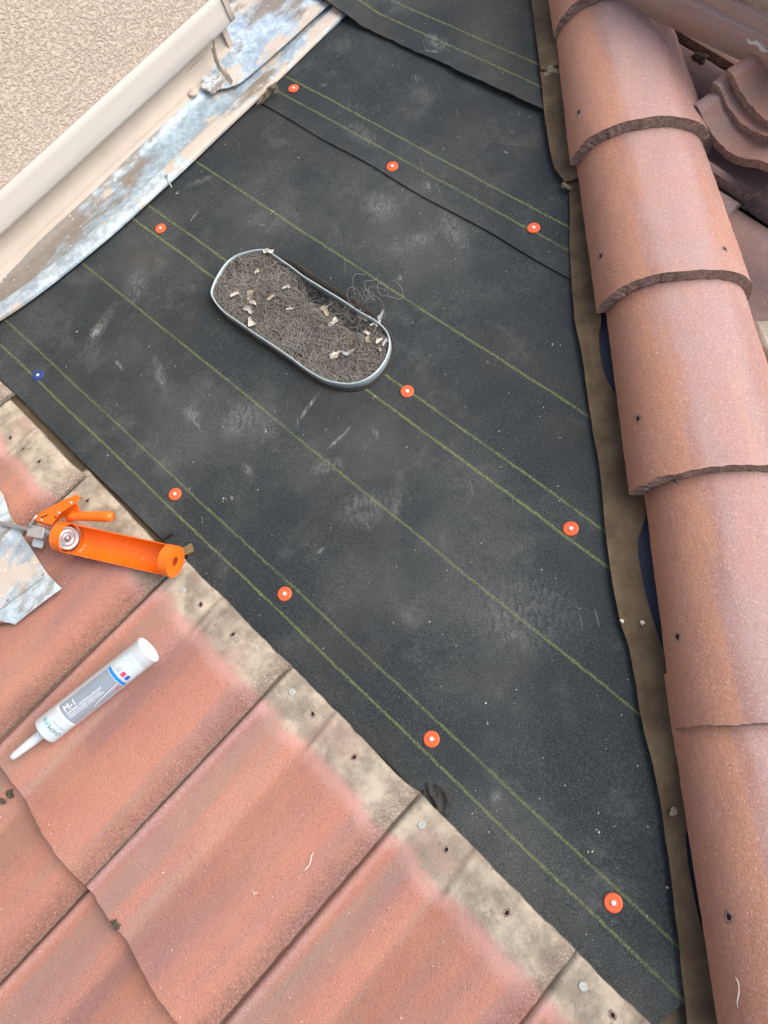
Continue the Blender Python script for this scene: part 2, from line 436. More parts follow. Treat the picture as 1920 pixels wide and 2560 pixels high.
SC_A = [scuff(225, 850, 260, 800, .017, .8), scuff(200, 900, 300, 740, .02, .22), scuff(285, 895, 310, 930, .006, .5), scuff(320, 780, 380, 680, .006, .25),
        scuff(730, 1075, 812, 960, .006, .5), scuff(812, 1130, 870, 1075, .005, .6), scuff(850, 1100, 880, 1060, .003, .45),
        scuff(455, 1010, 505, 1060, .02, .3), scuff(470, 1030, 512, 1090, .006, .35), scuff(930, 1060, 950, 1110, .008, .28),
        scuff(640, 560, 668, 565, .005, .45), scuff(1000, 610, 1100, 590, .03, .22), scuff(990, 690, 1010, 700, .01, .45), scuff(785, 1390, 815, 1365, .004, .45),
        scuff(1230, 1620, 1330, 1560, .012, .22), scuff(450, 470, 560, 430, .012, .22), scuff(470, 560, 500, 520, .003, .5), scuff(1220, 1985, 1260, 2000, .018, .28),
        scuff(1100, 1560, 1500, 1500, .10, .14), scuff(640, 980, 560, 1110, .05, .22), scuff(900, 480, 1000, 560, .05, .24), scuff(350, 650, 330, 780, .04, .18),
        scuff(820, 1300, 1000, 1240, .05, .22), scuff(980, 1320, 1000, 1210, .012, .22), scuff(1530, 2295, 1545, 2310, .008, .35), scuff(575, 1238, 582, 1252, .004, .7),
        scuff(905, 1290, 930, 1330, .004, .3), scuff(870, 1250, 900, 1245, .004, .3), scuff(380, 870, 420, 1000, .015, .25), scuff(760, 1180, 880, 1150, .02, .25), scuff(1090, 500, 1180, 660, .03, .2), scuff(600, 1150, 640, 1200, .01, .25)]
SC_B = [scuff(800, 218, 825, 213, .007, .45), scuff(1140, 350, 1152, 340, .004, .5), scuff(1255, 380, 1275, 388, .003, .5), scuff(1060, 450, 1075, 490, .012, .35),
        scuff(1120, 600, 1170, 560, .02, .25), scuff(850, 300, 960, 380, .03, .18)]
SC_C = [scuff(1050, 135, 1110, 142, .006, .4), scuff(1060, 90, 1130, 140, .025, .35)]
M_felt = felt_mat('black_felt_main', LINES_A, SC_A)
M_felt2 = felt_mat('black_felt_second', LINES_B, SC_B)
M_felt3 = felt_mat('black_felt_upper', LINES_C, SC_C, brownish=.75)
M_feltedge = plain('felt_cut_edge', (0.012, 0.012, 0.013), .9)
M_tile = tile_mat('clay_red_concrete')
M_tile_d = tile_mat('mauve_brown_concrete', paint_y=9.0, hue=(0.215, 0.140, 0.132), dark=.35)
M_tile_s = tile_mat('loose_tile_concrete', paint_y=9.0, hue=(0.38, 0.225, 0.190), dark=.05)
M_tile_l = tile_mat('lightened_tile_concrete', paint_y=9.0, hue=(0.56, 0.385, 0.315))  # tile colour lightened to offset the shade on the layered stack's sides
M_tile_g = tile_mat('bare_tile_concrete', paint_y=-.9)
M_cap = cap_mat('cap_tile_concrete')
M_edge = edge_mat('broken_tile_edge')
M_edge_l = edge_mat('tile_head_edge', (0.20, 0.165, 0.13), (0.40, 0.34, 0.27))
M_stucco = stucco_mat()
M_trim = plain('painted_trim', (0.64, 0.60, 0.54), .5, var=.05, scale=12)
M_trim2 = plain('beige_painted_flange', (0.52, 0.445, 0.365), .6, var=.12, scale=18)
M_galv = galv_mat('weathered_galvanised_pan', .22, .55, blue=(0.42, 0.53, 0.60), ygrad=.50)
M_galv_hem = galv_mat('weathered_galvanised_hem', .30, .30, blue=(0.55, 0.66, 0.70))
M_galv2 = galv_mat('weathered_galvanised_upper', .20, .58, blue=(0.53, 0.65, 0.74))
M_scrap = galv_mat('galvanised_offcut', .42, .40, blue=(0.55, 0.66, 0.71))
M_caulk = plain('painted_sealant', (0.58, 0.48, 0.385), .7, var=.25, scale=60, bump=.4)
M_crust = galv_mat('peeling_crust', .25, .62, blue=(0.60, 0.66, 0.68), scale=7)
M_orange = None
def orange_paint():
    m = Mt('orange_tool_paint', 0.34)
    c = m.mix(m.noise(16, 4), (0.86, 0.135, 0.008), (0.95, 0.20, 0.012))
    c = m.mix(m.mul(m.mapr(m.noise(34, 5, .7, off=3), .60, .66), .75), c, (0.90, 0.32, 0.16))
    c = m.mix(m.mapr(m.noise(42, 5, .75, off=9), .685, .70), c, (0.13, 0.065, 0.04))
    m.col(c); m.bump(m.noise(60, 3), .08, .001); return m.m
M_orange = orange_paint()
M_capor = plain('orange_plastic', (0.86, 0.125, 0.035), .42, var=.08, scale=60)
M_capblue = plain('blue_plastic', (0.018, 0.045, 0.20), .4, var=.15, scale=60)
M_zinc = plain('zinc_plated_steel', (0.62, 0.64, 0.64), .35, .7, var=.12, scale=80)
M_nail = plain('galvanised_nail', (0.44, 0.47, 0.44), .6, .15, var=.2, scale=90)
M_steel = plain('worn_steel_rod', (0.42, 0.42, 0.42), .42, .7, var=.25, scale=70)
M_white = plain('white_polyethylene', (0.62, 0.67, 0.69), .35, var=.03, scale=20)
M_nozzle = plain('translucent_nozzle', (0.60, 0.67, 0.70), .3, var=.04, scale=20)
M_lgrey = plain('grey_label_print', (0.26, 0.305, 0.35), .35, var=.10, scale=14)
M_lpale = plain('pale_label_print', (0.53, 0.62, 0.66), .35, var=.04, scale=14)
M_lblue = plain('blue_print', (0.008, 0.22, 0.62), .35)
M_lroyal = plain('royal_blue_print', (0.01, 0.10, 0.52), .35)
M_lred = plain('red_print', (0.74, 0.05, 0.13), .35)
M_lgreen = plain('green_print', (0.02, 0.36, 0.29), .35)
M_ldark = plain('dark_green_print', (0.02, 0.10, 0.10), .35)
M_lgp = plain('grey_print', (0.40, 0.47, 0.50), .35)
M_lwhite = plain('white_print', (0.86, 0.88, 0.88), .35)
M_rim = plain('galvanised_vent_rim', (0.50, 0.60, 0.62), .45, .35, var=.25, scale=30)
M_dirt = plain('dark_dirt', (0.040, 0.032, 0.025), .95, var=.5, scale=120, bump=.8)
M_black = plain('painted_hole_shade', (0.008, 0.007, 0.007), .95)  # black paint standing in for the shade inside nail holes and slots
def nest_mat():
    m = Mt('nest_debris', 0.95, spec=.15)
    c = m.mix(m.mapr(m.noise(90, 5, .75), .36, .64), (0.022, 0.019, 0.015), (0.18, 0.162, 0.135))
    c = m.mix(m.mul(m.mapr(m.noise(18, 3), .45, .65), .5), c, (0.13, 0.11, 0.085))
    c = m.mix(m.mul(m.specks(150, .22, .12), .9), c, (0.62, 0.58, 0.52))
    m.col(c); m.bump(m.noise(170, 4, .7), 1.0, .006); return m.m
M_nest = nest_mat()
M_hair = plain('grey_hair', (0.31, 0.297, 0.27), .6, var=.4, scale=15)
M_hair2 = plain('brown_fibre', (0.175, 0.155, 0.11), .7, var=.4, scale=15)
M_feather = plain('pale_feather', (0.58, 0.53, 0.45), .8, var=.35, scale=90)
M_feather2 = plain('tan_feather', (0.40, 0.33, 0.23), .8, var=.4, scale=90)
M_feather3 = plain('grey_feather', (0.40, 0.40, 0.39), .8, var=.4, scale=90)
M_wire = plain('black_wire_screen', (0.07, 0.07, 0.07), .5, .5)
M_wood = plain('brown_wood', (0.20, 0.135, 0.06), .8, var=.3, scale=40)
M_olive = plain('olive_felt_scrap', (0.20, 0.175, 0.115), .85, var=.35, scale=50, bump=.4)
M_crumb = plain('pale_mortar_crumb', (0.70, 0.65, 0.58), .9, var=.2, scale=60)
M_mud = plain('dark_mud_crumb', (0.085, 0.07, 0.05), .95, var=.4, scale=120, bump=.6)
M_clay = plain('red_clay_fragment', (0.40, 0.155, 0.135), .8, var=.15, scale=30, bump=.3)

# ------------------------------------------------------------------ the roof under everything
def flat_poly(name, pts, mat, thick):
    n = len(pts); V = [Vector(p) for p in pts] + [Vector(p) - Vector((0, 0, thick)) for p in pts]
    F = [tuple(range(n)), tuple(range(2 * n - 1, n - 1, -1))] + [(i, i + n, (i + 1) % n + n, (i + 1) % n) for i in range(n)]
    return mesh_obj(name, V, F, mat)
E_Y0, E_Y1 = -3.2, 4.2
Z0 = -.008
deck = flat_poly('roof_deck', [(-1.75, E_Y0, Z0), (hipx(HIP_R, E_Y0), E_Y0, Z0), (hipx(HIP_R, E_Y1), E_Y1, Z0), (-5.0, E_Y1, Z0), (-5.0, .85, Z0), (-1.75, .85, Z0)], M_under, .03)
tag(deck, kind='structure')
hp = HR * HIP_R
def on2(s, q, h=0.0):                                # far slope: s down the hip, q away from it
    return hp + HD * s + ROT2 @ (HR * q) + ROT2 @ Vector((0, 0, h + Z0))
deck2 = flat_poly('roof_deck_far_slope', [on2(-5, .0), on2(4, .0), on2(4, 4), on2(-5, 4)], M_under, .03)
tag(deck2, kind='structure')

# ------------------------------------------------------------------ underlayment sheets
def sheet(name, y0, y1, xl, xr, z, mats, nu, nv, th=.0035, lift=None, amp=.0018, edge=None):
    def top(s, t):
        y = y0(s) + (y1 - y0(s)) * t if callable(y0) else y0 + (y1 - y0) * t
        a = xl(y) if callable(xl) else xl; b = xr(y) if callable(xr) else xr
        x = a + (b - a) * s
        if callable(y0): y = y0(x) + (y1 - y0(x)) * t
        zz = z + amp * nz((x, y), 2.3, 4) + amp * .6 * nz((x, y), 7, 9)
        if lift: zz += lift(x, y)
        return (x, y, zz)
    def bot(s, t):
        p = top(s, t); return (p[0], p[1], p[2] - th)
    return shell(name, nu, nv, top, bot, mats)

def y0_main(x):
    y = -.126 + .0016 * nz((x, 0), 14, 2)
    # torn notch in the edge beside the third tile, small cut by the wood sliver
    k = max(0, 1 - abs((x + .122) / .026)) ; y += .028 * min(1, k * 2.2)
    k = max(0, 1 - abs((x + .742) / .017)); y += .018 * min(1, k * 3)
    return y
def xr_main(y):
    q = hipx(.185, y)
    c = at(1714, 2502); e = at(1600, 2600)
    dx = (c.x - e.x) / (c.y - e.y) * (y - c.y) + c.x
    return min(q, dx) if y < c.y else min(q, max(q - .0, 0) if q > c.x + .035 else q)
felt1 = sheet('underlayment_sheet', y0_main, .79, -1.60, xr_main, 0.0, [M_felt, M_feltedge], 150, 60,
              lift=lambda x, y: .006 * max(0, 1 - (y + .126) / .05) * (1 if x < -.3 else .5) * (0.7 + .6 * nz((x, 0), 5, 1)))
tag(felt1, 'widest black felt sheet, green lay lines, round the oval vent', 'roofing felt')
felt2 = sheet('underlayment_sheet', lambda x: .751 + .004 * nz((x, 0), 6, 3), 1.10, -1.60, lambda y: hipx(.185, y), .0032, [M_felt2, M_feltedge], 90, 24, th=.0022,
              lift=lambda x, y: .0012 * max(0, 1 - (y - .751) / .02) * max(0, .35 + nz((x, 0), 7, 5)))
tag(felt2, 'middle black felt strip between the thin lap seam and the dusty upper sheet', 'roofing felt')
felt3 = sheet('underlayment_sheet', lambda x: 1.052 + .006 * nz((x, 0), 9, 7) + .003 * nz((x, 0), 40, 7), 2.6, -1.95, lambda y: hipx(.185, y), .010, [M_felt3, M_feltedge], 100, 50, th=.004,
              lift=lambda x, y: .005 * max(0, 1 - (y - 1.052) / .05) ** 2 * max(.15, .6 + nz((x, 0), 4, 2)) + (.022 * max(0, min(1, (-1.38 - x) / .12)) if x < -1.38 else 0))
tag(felt3, 'dusty upper felt sheet with ragged lower edge at top of roof', 'roofing felt')

# ------------------------------------------------------------------ brown strips and navy membrane along the hip
def hipstrip(name, s0, s1, rl, rr, z, mats, nu, nv, th=.003, wave=.002, ragged=.004):
    def top(u, v):
        s = s0 + (s1 - s0) * u
        a, b = rl(s), rr(s); r = a + (b - a) * v
        s_ = s + (ragged * nz((r, 0), 45, s1 * 3) if u > .999 else 0)
        p = HD * s_ + HR * r
        zz = (z(s, v) if callable(z) else z) + wave * nz((s, r), 9, 6)
        return (p.x, p.y, zz)
    def bot(u, v):
        p = top(u, v); return (p[0], p[1], p[2] - th)
    return shell(name, nu, nv, top, bot, mats)
def S(px, py): return HD.dot(at(px, py))
def Rr(px, py): return HR.dot(at(px, py))
ledge = [(S(x, y), Rr(x, y)) for x, y in ((1326, -60), (1330, 0), (1345, 120), (1359, 225), (1366, 300), (1390, 430), (1420, 480), (1424, 620), (1436, 800), (1455, 900), (1475, 1042), (1498, 1180), (1513, 1330), (1524, 1419), (1545, 1540), (1575, 1640), (1600, 1790), (1640, 1960), (1668, 2140), (1695, 2365), (1716, 2560))]
ledge.sort()
redge = [(S(1380, -60), .205), (S(1440, 480), .20), (S(1485, 815), .185), (S(1487, 850), .175), (S(1495, 940), .175), (S(1515, 1010), .19), (S(1540, 1150), .21), (S(1583, 1290), .205),
         (S(1581, 1370), .183), (S(1600, 1500), .184), (S(1625, 1700), .2), (S(1696, 2040), .195), (S(1700, 2080), .184), (S(1720, 2280), .183), (S(1745, 2370), .19), (S(1775, 2560), .2)]
redge.sort()
rl = lambda s: smooth_tab(ledge, s) + .0012 * nz((s, 0), 30, 3)
rr = lambda s: smooth_tab(redge, s) + .0015 * nz((s, 0), 18, 8)
zst = lambda s, v: .0085 + .006 * v + .002 * max(0, 1 - v / .12)
navy = hipstrip('hip_membrane', -3, 1.2, lambda s: .165, lambda s: HIP_R + .02, lambda s, v: .0055 + .03 * v * v, M_navy, 90, 4)
tag(navy, 'dark navy membrane showing in slits between brown strip and cap tiles', 'membrane')
b3 = hipstrip('hip_strip', S(1425, 452), 1.2, rl, rr, zst, [M_brown, M_brown], 150, 8)
tag(b3, 'long brown membrane strip running down beside the lower cap tiles', 'membrane')
b2 = hipstrip('hip_strip', S(1372, 190), S(1424, 468), lambda s: rl(s) - .004, lambda s: .205, lambda s, v: .014 + .008 * v + .004 * max(0, 1 - v / .15), [M_brown, M_brown], 40, 8, ragged=.012)
tag(b2, 'short brown membrane strip with torn pale end beside third cap tile', 'membrane')
b1 = hipstrip('hip_strip', -3, S(1385, 190), lambda s: rl(s) - .003, lambda s: .205, lambda s, v: .019 + .009 * v + .004 * max(0, 1 - v / .15), [M_brown, M_brown], 60, 8, ragged=.014)
tag(b1, 'uppermost brown membrane strip ending in a frayed clump', 'membrane')
for (px, py, sz, lab, mt) in ((1378, 178, (.020, .012, .005), 'frayed brown clump where the two upper membrane strips meet', M_olive), (1416, 466, (.012, .004, .003), 'pale torn lump at the end of the short brown strip', M_olive),
                          (1684, 2030, (.004, .006, .002), 'fuzzy pale tuft on the long brown strip', M_olive), (1555, 1553, (.003, .0025, .002), 'tiny grey crumb at the felt edge beside the brown strip', M_crumb),
                          (1606, 1556, (.003, .003, .002), 'tiny grey crumb against the edge of the fourth cap tile', M_crumb)):
    tag(lump('membrane_scrap', at(px, py, .016), sz, mt, None, px * .01, 3, .8), lab, 'scrap', 'scraps along the brown strips')

# ------------------------------------------------------------------ field tiles
TW, TL = .2915, .45
PROF_L = [(-.020, -.002), (-.004, -.001), (.002, .0005), (.0050, .0080), (.008, .0125), (.013, .0125), (.0185, .0100), (.04, .0112), (.07, .0140), (.095, .0125), (.112, .0098), (.125, .0125),
          (.15, .0200), (.18, .0272), (.21, .0310), (.24, .0315), (.262, .0290), (.277, .0240), (.287, .0190), (.2925, .0155)]
PROF_S = [(-.004, .040), (.008, .042), (.016, .040), (.024, .031), (.04, .018), (.065, .0065), (.095, .003), (.12, .0075), (.145, .021), (.17, .037), (.20, .050), (.23, .052), (.255, .044), (.275, .029), (.2895, .0145)]
RISE = .026
def tile_shape(prof, seed, head=True, th=.0135, length=TL, chip=.0016):
    x0, x1 = prof[0][0], prof[-1][0]
    def top(u, v):
        x = x0 + (x1 - x0) * u; y = -length * v
        z = smooth_tab(prof, x) + RISE * v
        if head:
            ramp = min(1, max(0, (y + .075) / .015))
            z -= .0022 * ramp * (1 if .028 < x < .108 else 0)
            if y > -.088: z += .0058 * max(0, 1 - abs(x - .1175 + .006 * (y / .088)) / .0045) * min(1, (y + .088) / .03)
            z -= .0035 * max(0, (y + .012) / .012) ** 2
        z += .0005 * nz((x, y), 60, seed) + .0009 * nz((x, y), 14, seed)
        if v < .001 or v > .999: y += chip * nz((x, v), 70, seed) + chip * nz((x, v), 22, seed + 2)
        if u > .999: x += chip * .7 * nz((y, 0), 60, seed) + chip * .6 * nz((y, 0), 170, seed + 4)
        return (x, y, z)
    def bot(u, v):
        p = top(u, v); edge = max(0, (u - .93) / .07)
        return (p[0], p[1], p[2] - th + .0045 * edge)
    return shell_data(64, 44, top, bot)
tile_meshes = []
def tile_mesh(prof, seed, mats, **k):
    V, F, SM, I = tile_shape(prof, seed, **k)
    me = bpy.data.meshes.new('roof_tile'); me.from_pydata([tuple(v) for v in V], [], F)
    for mt in mats: me.materials.append(mt)
    me.polygons.foreach_set('material_index', I); me.polygons.foreach_set('use_smooth', SM); me.update(); return me
def add_tile(me, mw, label, cat='roof tile', group=None, name='roof_tile'):
    o = bpy.data.objects.new(name, me); COL.objects.link(o); o.matrix_world = mw
    return tag(o, label, cat, group)
L_meshes = [tile_mesh(PROF_L, sd, [M_tile, M_edge_l]) for sd in (1.3, 4.7, 8.1)]
seams = [.146 - TW * k for k in range(-1, 7)]          # right-hand edges
row1 = ['red tile in bottom right corner of the course, felt corner beside it', 'red tile with grey head beside the torn felt hole', 'red tile below the sealant cartridge, long orange valley streak',
        'red tile carrying the white sealant cartridge', 'red tile under the cradle of the caulking gun and metal offcut', 'red tile behind the caulking gun handle, wide grey head', 'mostly hidden red tile at the left edge by the blue cap nail', 'red tile just outside the left edge by the flashing']
tiles1 = []
G1 = 'upper course of red roof tiles'
for k, sx in enumerate(seams):
    jy = (-.002, .0, .0, .001, -.010, -.019, -.004, 0)[k]
    mw = Matrix.Translation((sx - TW, -.1235 + jy, .0065)) @ Matrix.Rotation(R((.3, .0, -.2, .2, -.3, .1, .2, 0)[k]), 4, 'Z')
    tiles1.append(add_tile(L_meshes[k % 3], mw, row1[k], group=G1))
G2 = 'lower course of red roof tiles'
row2 = {1: 'lower course red tile at the bottom edge, left of the lowest seam', 2: 'lower course red tile with a dark mud crumb on it', 3: 'lower course red tile at the left edge with two mud crumbs', 4: 'lower course red tile in the left edge corner below the cartridge nozzle',
        0: 'lower course red tile past the bottom edge under the torn hole tile', 5: 'lower course red tile past the left edge below the metal offcut'}
tiles2 = []
for k, sx in enumerate(seams):
    if k not in row2: continue
    mw = Matrix.Translation((sx - TW + .001, -.1235 - .362, .0065)) @ Matrix.Rotation(R(.1 * (k - 2)), 4, 'Z')
    tiles2.append(add_tile(L_meshes[(k + 1) % 3], mw, row2[k], group=G2))
alltiles = tiles1 + tiles2
nail_me = None
def disc_on(name, p, n, r, h, mat, parent, seg=16, tilt=0):
    q = n.to_track_quat('Z', 'Y').to_matrix().to_4x4()
    o = lathe(name, [(r, -.001), (r, h * .6), (r * .94, h * .8), (r * .90, h * .82)], mat, None, seg)
    mw = Matrix.Translation(p) @ q
    o.matrix_world = (parent.matrix_basis.inverted() @ mw) if parent else mw
    if parent: o.parent = parent
    return o
for px, py in ((457, 1475), (730, 1730), (1054, 2062), (1458, 2466)):
    h = hit(px, py, tiles1); disc_on('nail_head', h[0], h[1], .0058, .0016, M_nail, h[3])
def crater(px, py, objs, r, seed=0):
    """a nail hole: rough raised lip round a flat disc painted black as the shade inside"""
    h = hit(px, py, objs)
    if not h: return
    q = h[1].to_track_quat('Z', 'Y').to_matrix().to_4x4(); V, F = [], []
    seg = 12
    for (rr_, z) in ((1.9, .0002), (1.25, .0009), (.95, .0004), (.55, .00035)):
        for s in range(seg):
            a = 2 * math.pi * s / seg; k = r * rr_ * (1 + .22 * nz((math.cos(a), math.sin(a)), 1.7, seed + px)); V.append((k * math.cos(a), k * math.sin(a) * .8, z))
    for k in range(3):
        for s in range(seg): F.append((k * seg + s, k * seg + (s + 1) % seg, (k + 1) * seg + (s + 1) % seg, (k + 1) * seg + s))
    F.append(tuple(range(3 * seg, 4 * seg)))
    mw = h[3].matrix_basis.inverted() @ Matrix.Translation(h[0]) @ q
    o = mesh_obj('nail_hole', V, F, [M_edge, M_black], h[3], [True] * len(F), [0] * seg + [0] * seg + [1] * seg + [1], None)
    o.matrix_basis = mw
for px, py in ((502, 1511), (582, 1586), (782, 1785), (885, 1893), (1116, 2124), (1267, 2282), (1532, 2538), (98, 1154), (26, 1094), (58, 1122), (218, 1252)):
    crater(px, py, tiles1, .0034)

# ------------------------------------------------------------------ hip cap tiles
CT = R(6)
CK = Vector((0, 0, 1)) * math.cos(CT) + HR * math.sin(CT)
CLt = HR * math.cos(CT) - Vector((0, 0, 1)) * math.sin(CT)
CAPL = .445
def cap_data(seed):
    th = .024
    def sec(ph, v, inset):
        w = (.116 + .016 * v) - inset; hgt = (.086 + .013 * v) - inset
        sp, cp = math.sin(ph), math.cos(ph)
        return Vector((w * math.copysign(abs(sp) ** .92, sp), 0, hgt * abs(cp) ** .88))
    def gen(inset):
        def f(u, v):
            ph = -math.pi / 2 + math.pi * u
            p = sec(ph, v, inset)
            y = CAPL * (1 - v)                               # butt at y = 0, head uphill
            nn = Vector((p.x, 0, p.z)).normalized()
            p = p + nn * (.0010 * nz((p.x, y, p.z), 20, seed) + .0006 * nz((p.x, y, p.z), 80, seed))
            if v < .001 or v > .999: y += .0022 * nz((ph * .3, v, inset * 30), 30, seed) + .0030 * nz((ph, v), 2.5, seed) + .0012 * nz((ph, v, inset * 60), 45, seed)
            if u < .001 or u > .999: p.z += .0016 * nz((y, 0), 55, seed)
            return (p.x, y, p.z + .020 * v)
        return f
    return shell_data(56, 50, gen(0), gen(th))
def cap_mesh(seed):
    V, F, SM, I = cap_data(seed)
    me = bpy.data.meshes.new('hip_cap_tile'); me.from_pydata([tuple(v) for v in V], [], F)
    for mt in (M_cap, M_edge): me.materials.append(mt)
    me.polygons.foreach_set('material_index', I); me.polygons.foreach_set('use_smooth', SM); me.update(); return me
cap_meshes = [cap_mesh(s) for s in (2.2, 5.9, 11.4)]
caps = []
cap_lab = ['topmost hip cap tile, cut by the top edge of the picture', 'second hip cap tile from the top, beside the frayed clump', 'third hip cap tile from the top, mauve with orange left flank',
           'fourth hip cap tile from the top, orange streaks and a white scrape', 'fifth hip cap tile from the top, long orange left half', 'nearest hip cap tile filling the lower right corner', 'hip cap tile just below the lower right corner of the picture']
for k, (px, py, dr) in enumerate(((1391, 121, .008), (1429, 440, .0), (1492, 801, .005), (1573, 1254, .009), (1686, 1832, .018), (1790, 2560, .012), (None, None, .012))):
    s = HD.dot(at(px, py, .012)) if px else s + .362
    o_ = HD * s + HR * (.300 + dr) + Vector((0, 0, .004 - .001 * k))
    rot = Matrix.Rotation(R((.6, -.4, .3, -.5, -1.0, .8, .2)[k]), 4, 'Z')
    mw = frame(o_, CLt, -HD, CK) @ rot
    caps.append(add_tile(cap_meshes[k % 3], mw, cap_lab[k], 'hip cap', 'hip cap tiles in an overlapping row', 'hip_cap_tile'))
for px, py in ((1447, 281), (1502, 640), (1595, 1047), (1694, 1592), (1822, 2292), (1812, 622)):
    crater(px, py, caps, .0042)

# ------------------------------------------------------------------ far slope tiles and loose stacks beyond the hip
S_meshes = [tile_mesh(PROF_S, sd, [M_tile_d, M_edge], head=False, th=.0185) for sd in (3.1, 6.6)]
Y2 = ROT2 @ (HD * (2 * HD.y) - Vector((0, 1, 0)))
Z2 = ROT2 @ Vector((0, 0, 1)); X2 = Y2.cross(Z2)
def far_tile(u_butt, v0, label, mi=0, cut=.245, lift=.0):
    q0 = Vector((u_butt, v0, 0)); r_ = HR.dot(q0) - HIP_R; s_ = HD.dot(q0)
    butt = on2(s_, r_ / math.cos(D2), .0)
    o_ = butt + Y2 * TL + Z2 * (.006 + lift)
    me = S_meshes[mi].copy(); mw = frame(o_, X2, Y2, Z2)
    bm = bmesh.new(); bm.from_mesh(me); inv = mw.inverted()
    co = inv @ (HR * cut); no = (inv.to_3x3() @ HR).normalized()
    bmesh.ops.bisect_plane(bm, geom=bm.verts[:] + bm.edges[:] + bm.faces[:], plane_co=co, plane_no=no, clear_inner=True)
    if not bm.faces: bm.free(); return None
    bm.to_mesh(me); bm.free()
    return add_tile(me, mw, label, group='roof tiles on the slope beyond the hip')
U1 = -.395; SV = 1.065
far = []
for (ub, vv, lab) in ((U1, SV - TW, 'pink cut tile with a rough end peeking out beside the third cap tile'), (U1, SV, 'shaded mauve tile under the loose stack beyond the hip'), (U1, SV + TW, 'shaded tile under the upper loose tiles at right edge'),
                      (U1 - .345, SV, 'mauve tile with a lipped end beside the second cap tile'), (U1 - .345, SV + TW, 'mauve tile below the layered tile stack at the top right'), (U1 - .345, SV + 2 * TW, 'shaded tile behind the layered tile stack'),
                      (U1 + .345, SV - 2 * TW, 'mauve barrel tile beyond the fourth cap tile'), (U1 + .345, SV - TW, 'wide mauve barrel tile at right edge beyond the third cap tile'), (U1 + .345, SV, 'dark red tile at right edge below the loose stack'),
                      (U1 + .69, SV - 3 * TW, 'tile beyond the fifth cap tile'), (U1 + .69, SV - 2 * TW, 'tile beyond the fourth cap tile at right edge'), (U1 - .69, SV + TW, 'tile at the very top beyond the hip')):
    i = len(far)
    o = far_tile(ub, vv, lab, i % 2)
    if o: far.append(o)
done = {(round(a, 3), round(b, 3)) for a, b in ((U1, SV - TW), (U1, SV), (U1, SV + TW), (U1 - .345, SV), (U1 - .345, SV + TW), (U1 - .345, SV + 2 * TW), (U1 + .345, SV - 2 * TW), (U1 + .345, SV - TW), (U1 + .345, SV), (U1 + .69, SV - 3 * TW), (U1 + .69, SV - 2 * TW), (U1 - .69, SV + TW))}
for a in range(-1, 5):
    for b in range(-5, 3):
        ub, vv = U1 + .345 * a, SV + TW * b; rq = HR.dot(Vector((ub, vv, 0)))
        if (round(ub, 3), round(vv, 3)) in done or not .12 < rq < 1.15: continue
        o = far_tile(ub, vv, 'mauve roof tile on the far slope, beyond the right edge of the picture', (a + b) % 2)
# grey bare tile lying loose beside the fourth cap
gm = tile_mesh(PROF_L, 9.9, [M_tile_g, M_edge_l], head=False)
gd = Matrix.Rotation(R(8), 3, 'Z') @ HD
gz2 = Z2; gy2 = -(gd - gz2 * gd.dot(gz2)).normalized(); gx2 = gy2.cross(gz2)
loose_grey = add_tile(gm, frame(at(1860, 819, .022), gx2, gy2, gz2) @ Matrix.Translation((.004, 0, .004)), 'loose bare grey tile at right edge beyond the fourth cap tile', group='loose tiles beyond the hip')
# three tiles stacked at the right edge, ends towards the hip
sm = [tile_mesh(PROF_S, sd, [M_tile_s, M_edge], head=False, chip=.003, th=.021) for sd in (13.3, 15.1, 17.7)]
sx_ = Vector((.965, -.26, -.04)).normalized(); sz_ = Vector((.04, -.10, 1)).normalized(); sy_ = sz_.cross(sx_).normalized(); sz_ = sx_.cross(sy_)
for k, (px, py, h, lab) in enumerate(((1737, 262, .090, 'lowest of three stacked tiles at right edge, lipped end nearest'), (1787, 205, .108, 'middle of three stacked tiles at right edge, pink chipped end'), (1822, 175, .128, 'top of three stacked tiles at right edge'))):
    c = at(px, py, h)
    mw = frame(c - sz_ * .042, sx_, sy_, sz_) @ Matrix.Translation((0, TL, -RISE))
    add_tile(sm[k], mw, lab, group='loose tiles beyond the hip')
# layered tiles at the very top right, long sides towards the camera
PROF_B = [(.012, -.040), (.001, -.030), (.002, -.018), (.008, -.008), (.018, -.002), (.035, .0), (.10, .001), (.18, .003), (.29, .0)]
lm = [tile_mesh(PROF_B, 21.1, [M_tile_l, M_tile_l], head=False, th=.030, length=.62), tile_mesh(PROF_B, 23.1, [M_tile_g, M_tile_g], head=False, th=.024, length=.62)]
layered = []
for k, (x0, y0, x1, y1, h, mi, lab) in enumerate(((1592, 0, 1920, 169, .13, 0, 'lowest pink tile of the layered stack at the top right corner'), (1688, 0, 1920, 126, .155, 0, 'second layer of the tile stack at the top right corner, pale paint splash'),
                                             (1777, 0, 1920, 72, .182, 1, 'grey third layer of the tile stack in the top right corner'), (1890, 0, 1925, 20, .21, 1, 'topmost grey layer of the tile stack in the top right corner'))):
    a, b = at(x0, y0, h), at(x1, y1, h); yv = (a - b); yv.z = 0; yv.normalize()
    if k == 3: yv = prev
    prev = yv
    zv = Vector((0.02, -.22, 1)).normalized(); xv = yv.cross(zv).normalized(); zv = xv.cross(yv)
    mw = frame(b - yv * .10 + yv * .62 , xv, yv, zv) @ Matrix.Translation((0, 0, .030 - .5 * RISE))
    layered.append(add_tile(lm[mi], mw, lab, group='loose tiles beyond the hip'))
ps = [hit(1868 + 52 * t, 96 + 30 * t + 5 * math.sin(t * 9), layered) for t in (0, .15, .3, .45, .6, .75, .9, 1)]
ps = [h[0] + h[1] * .0006 for h in ps if h]
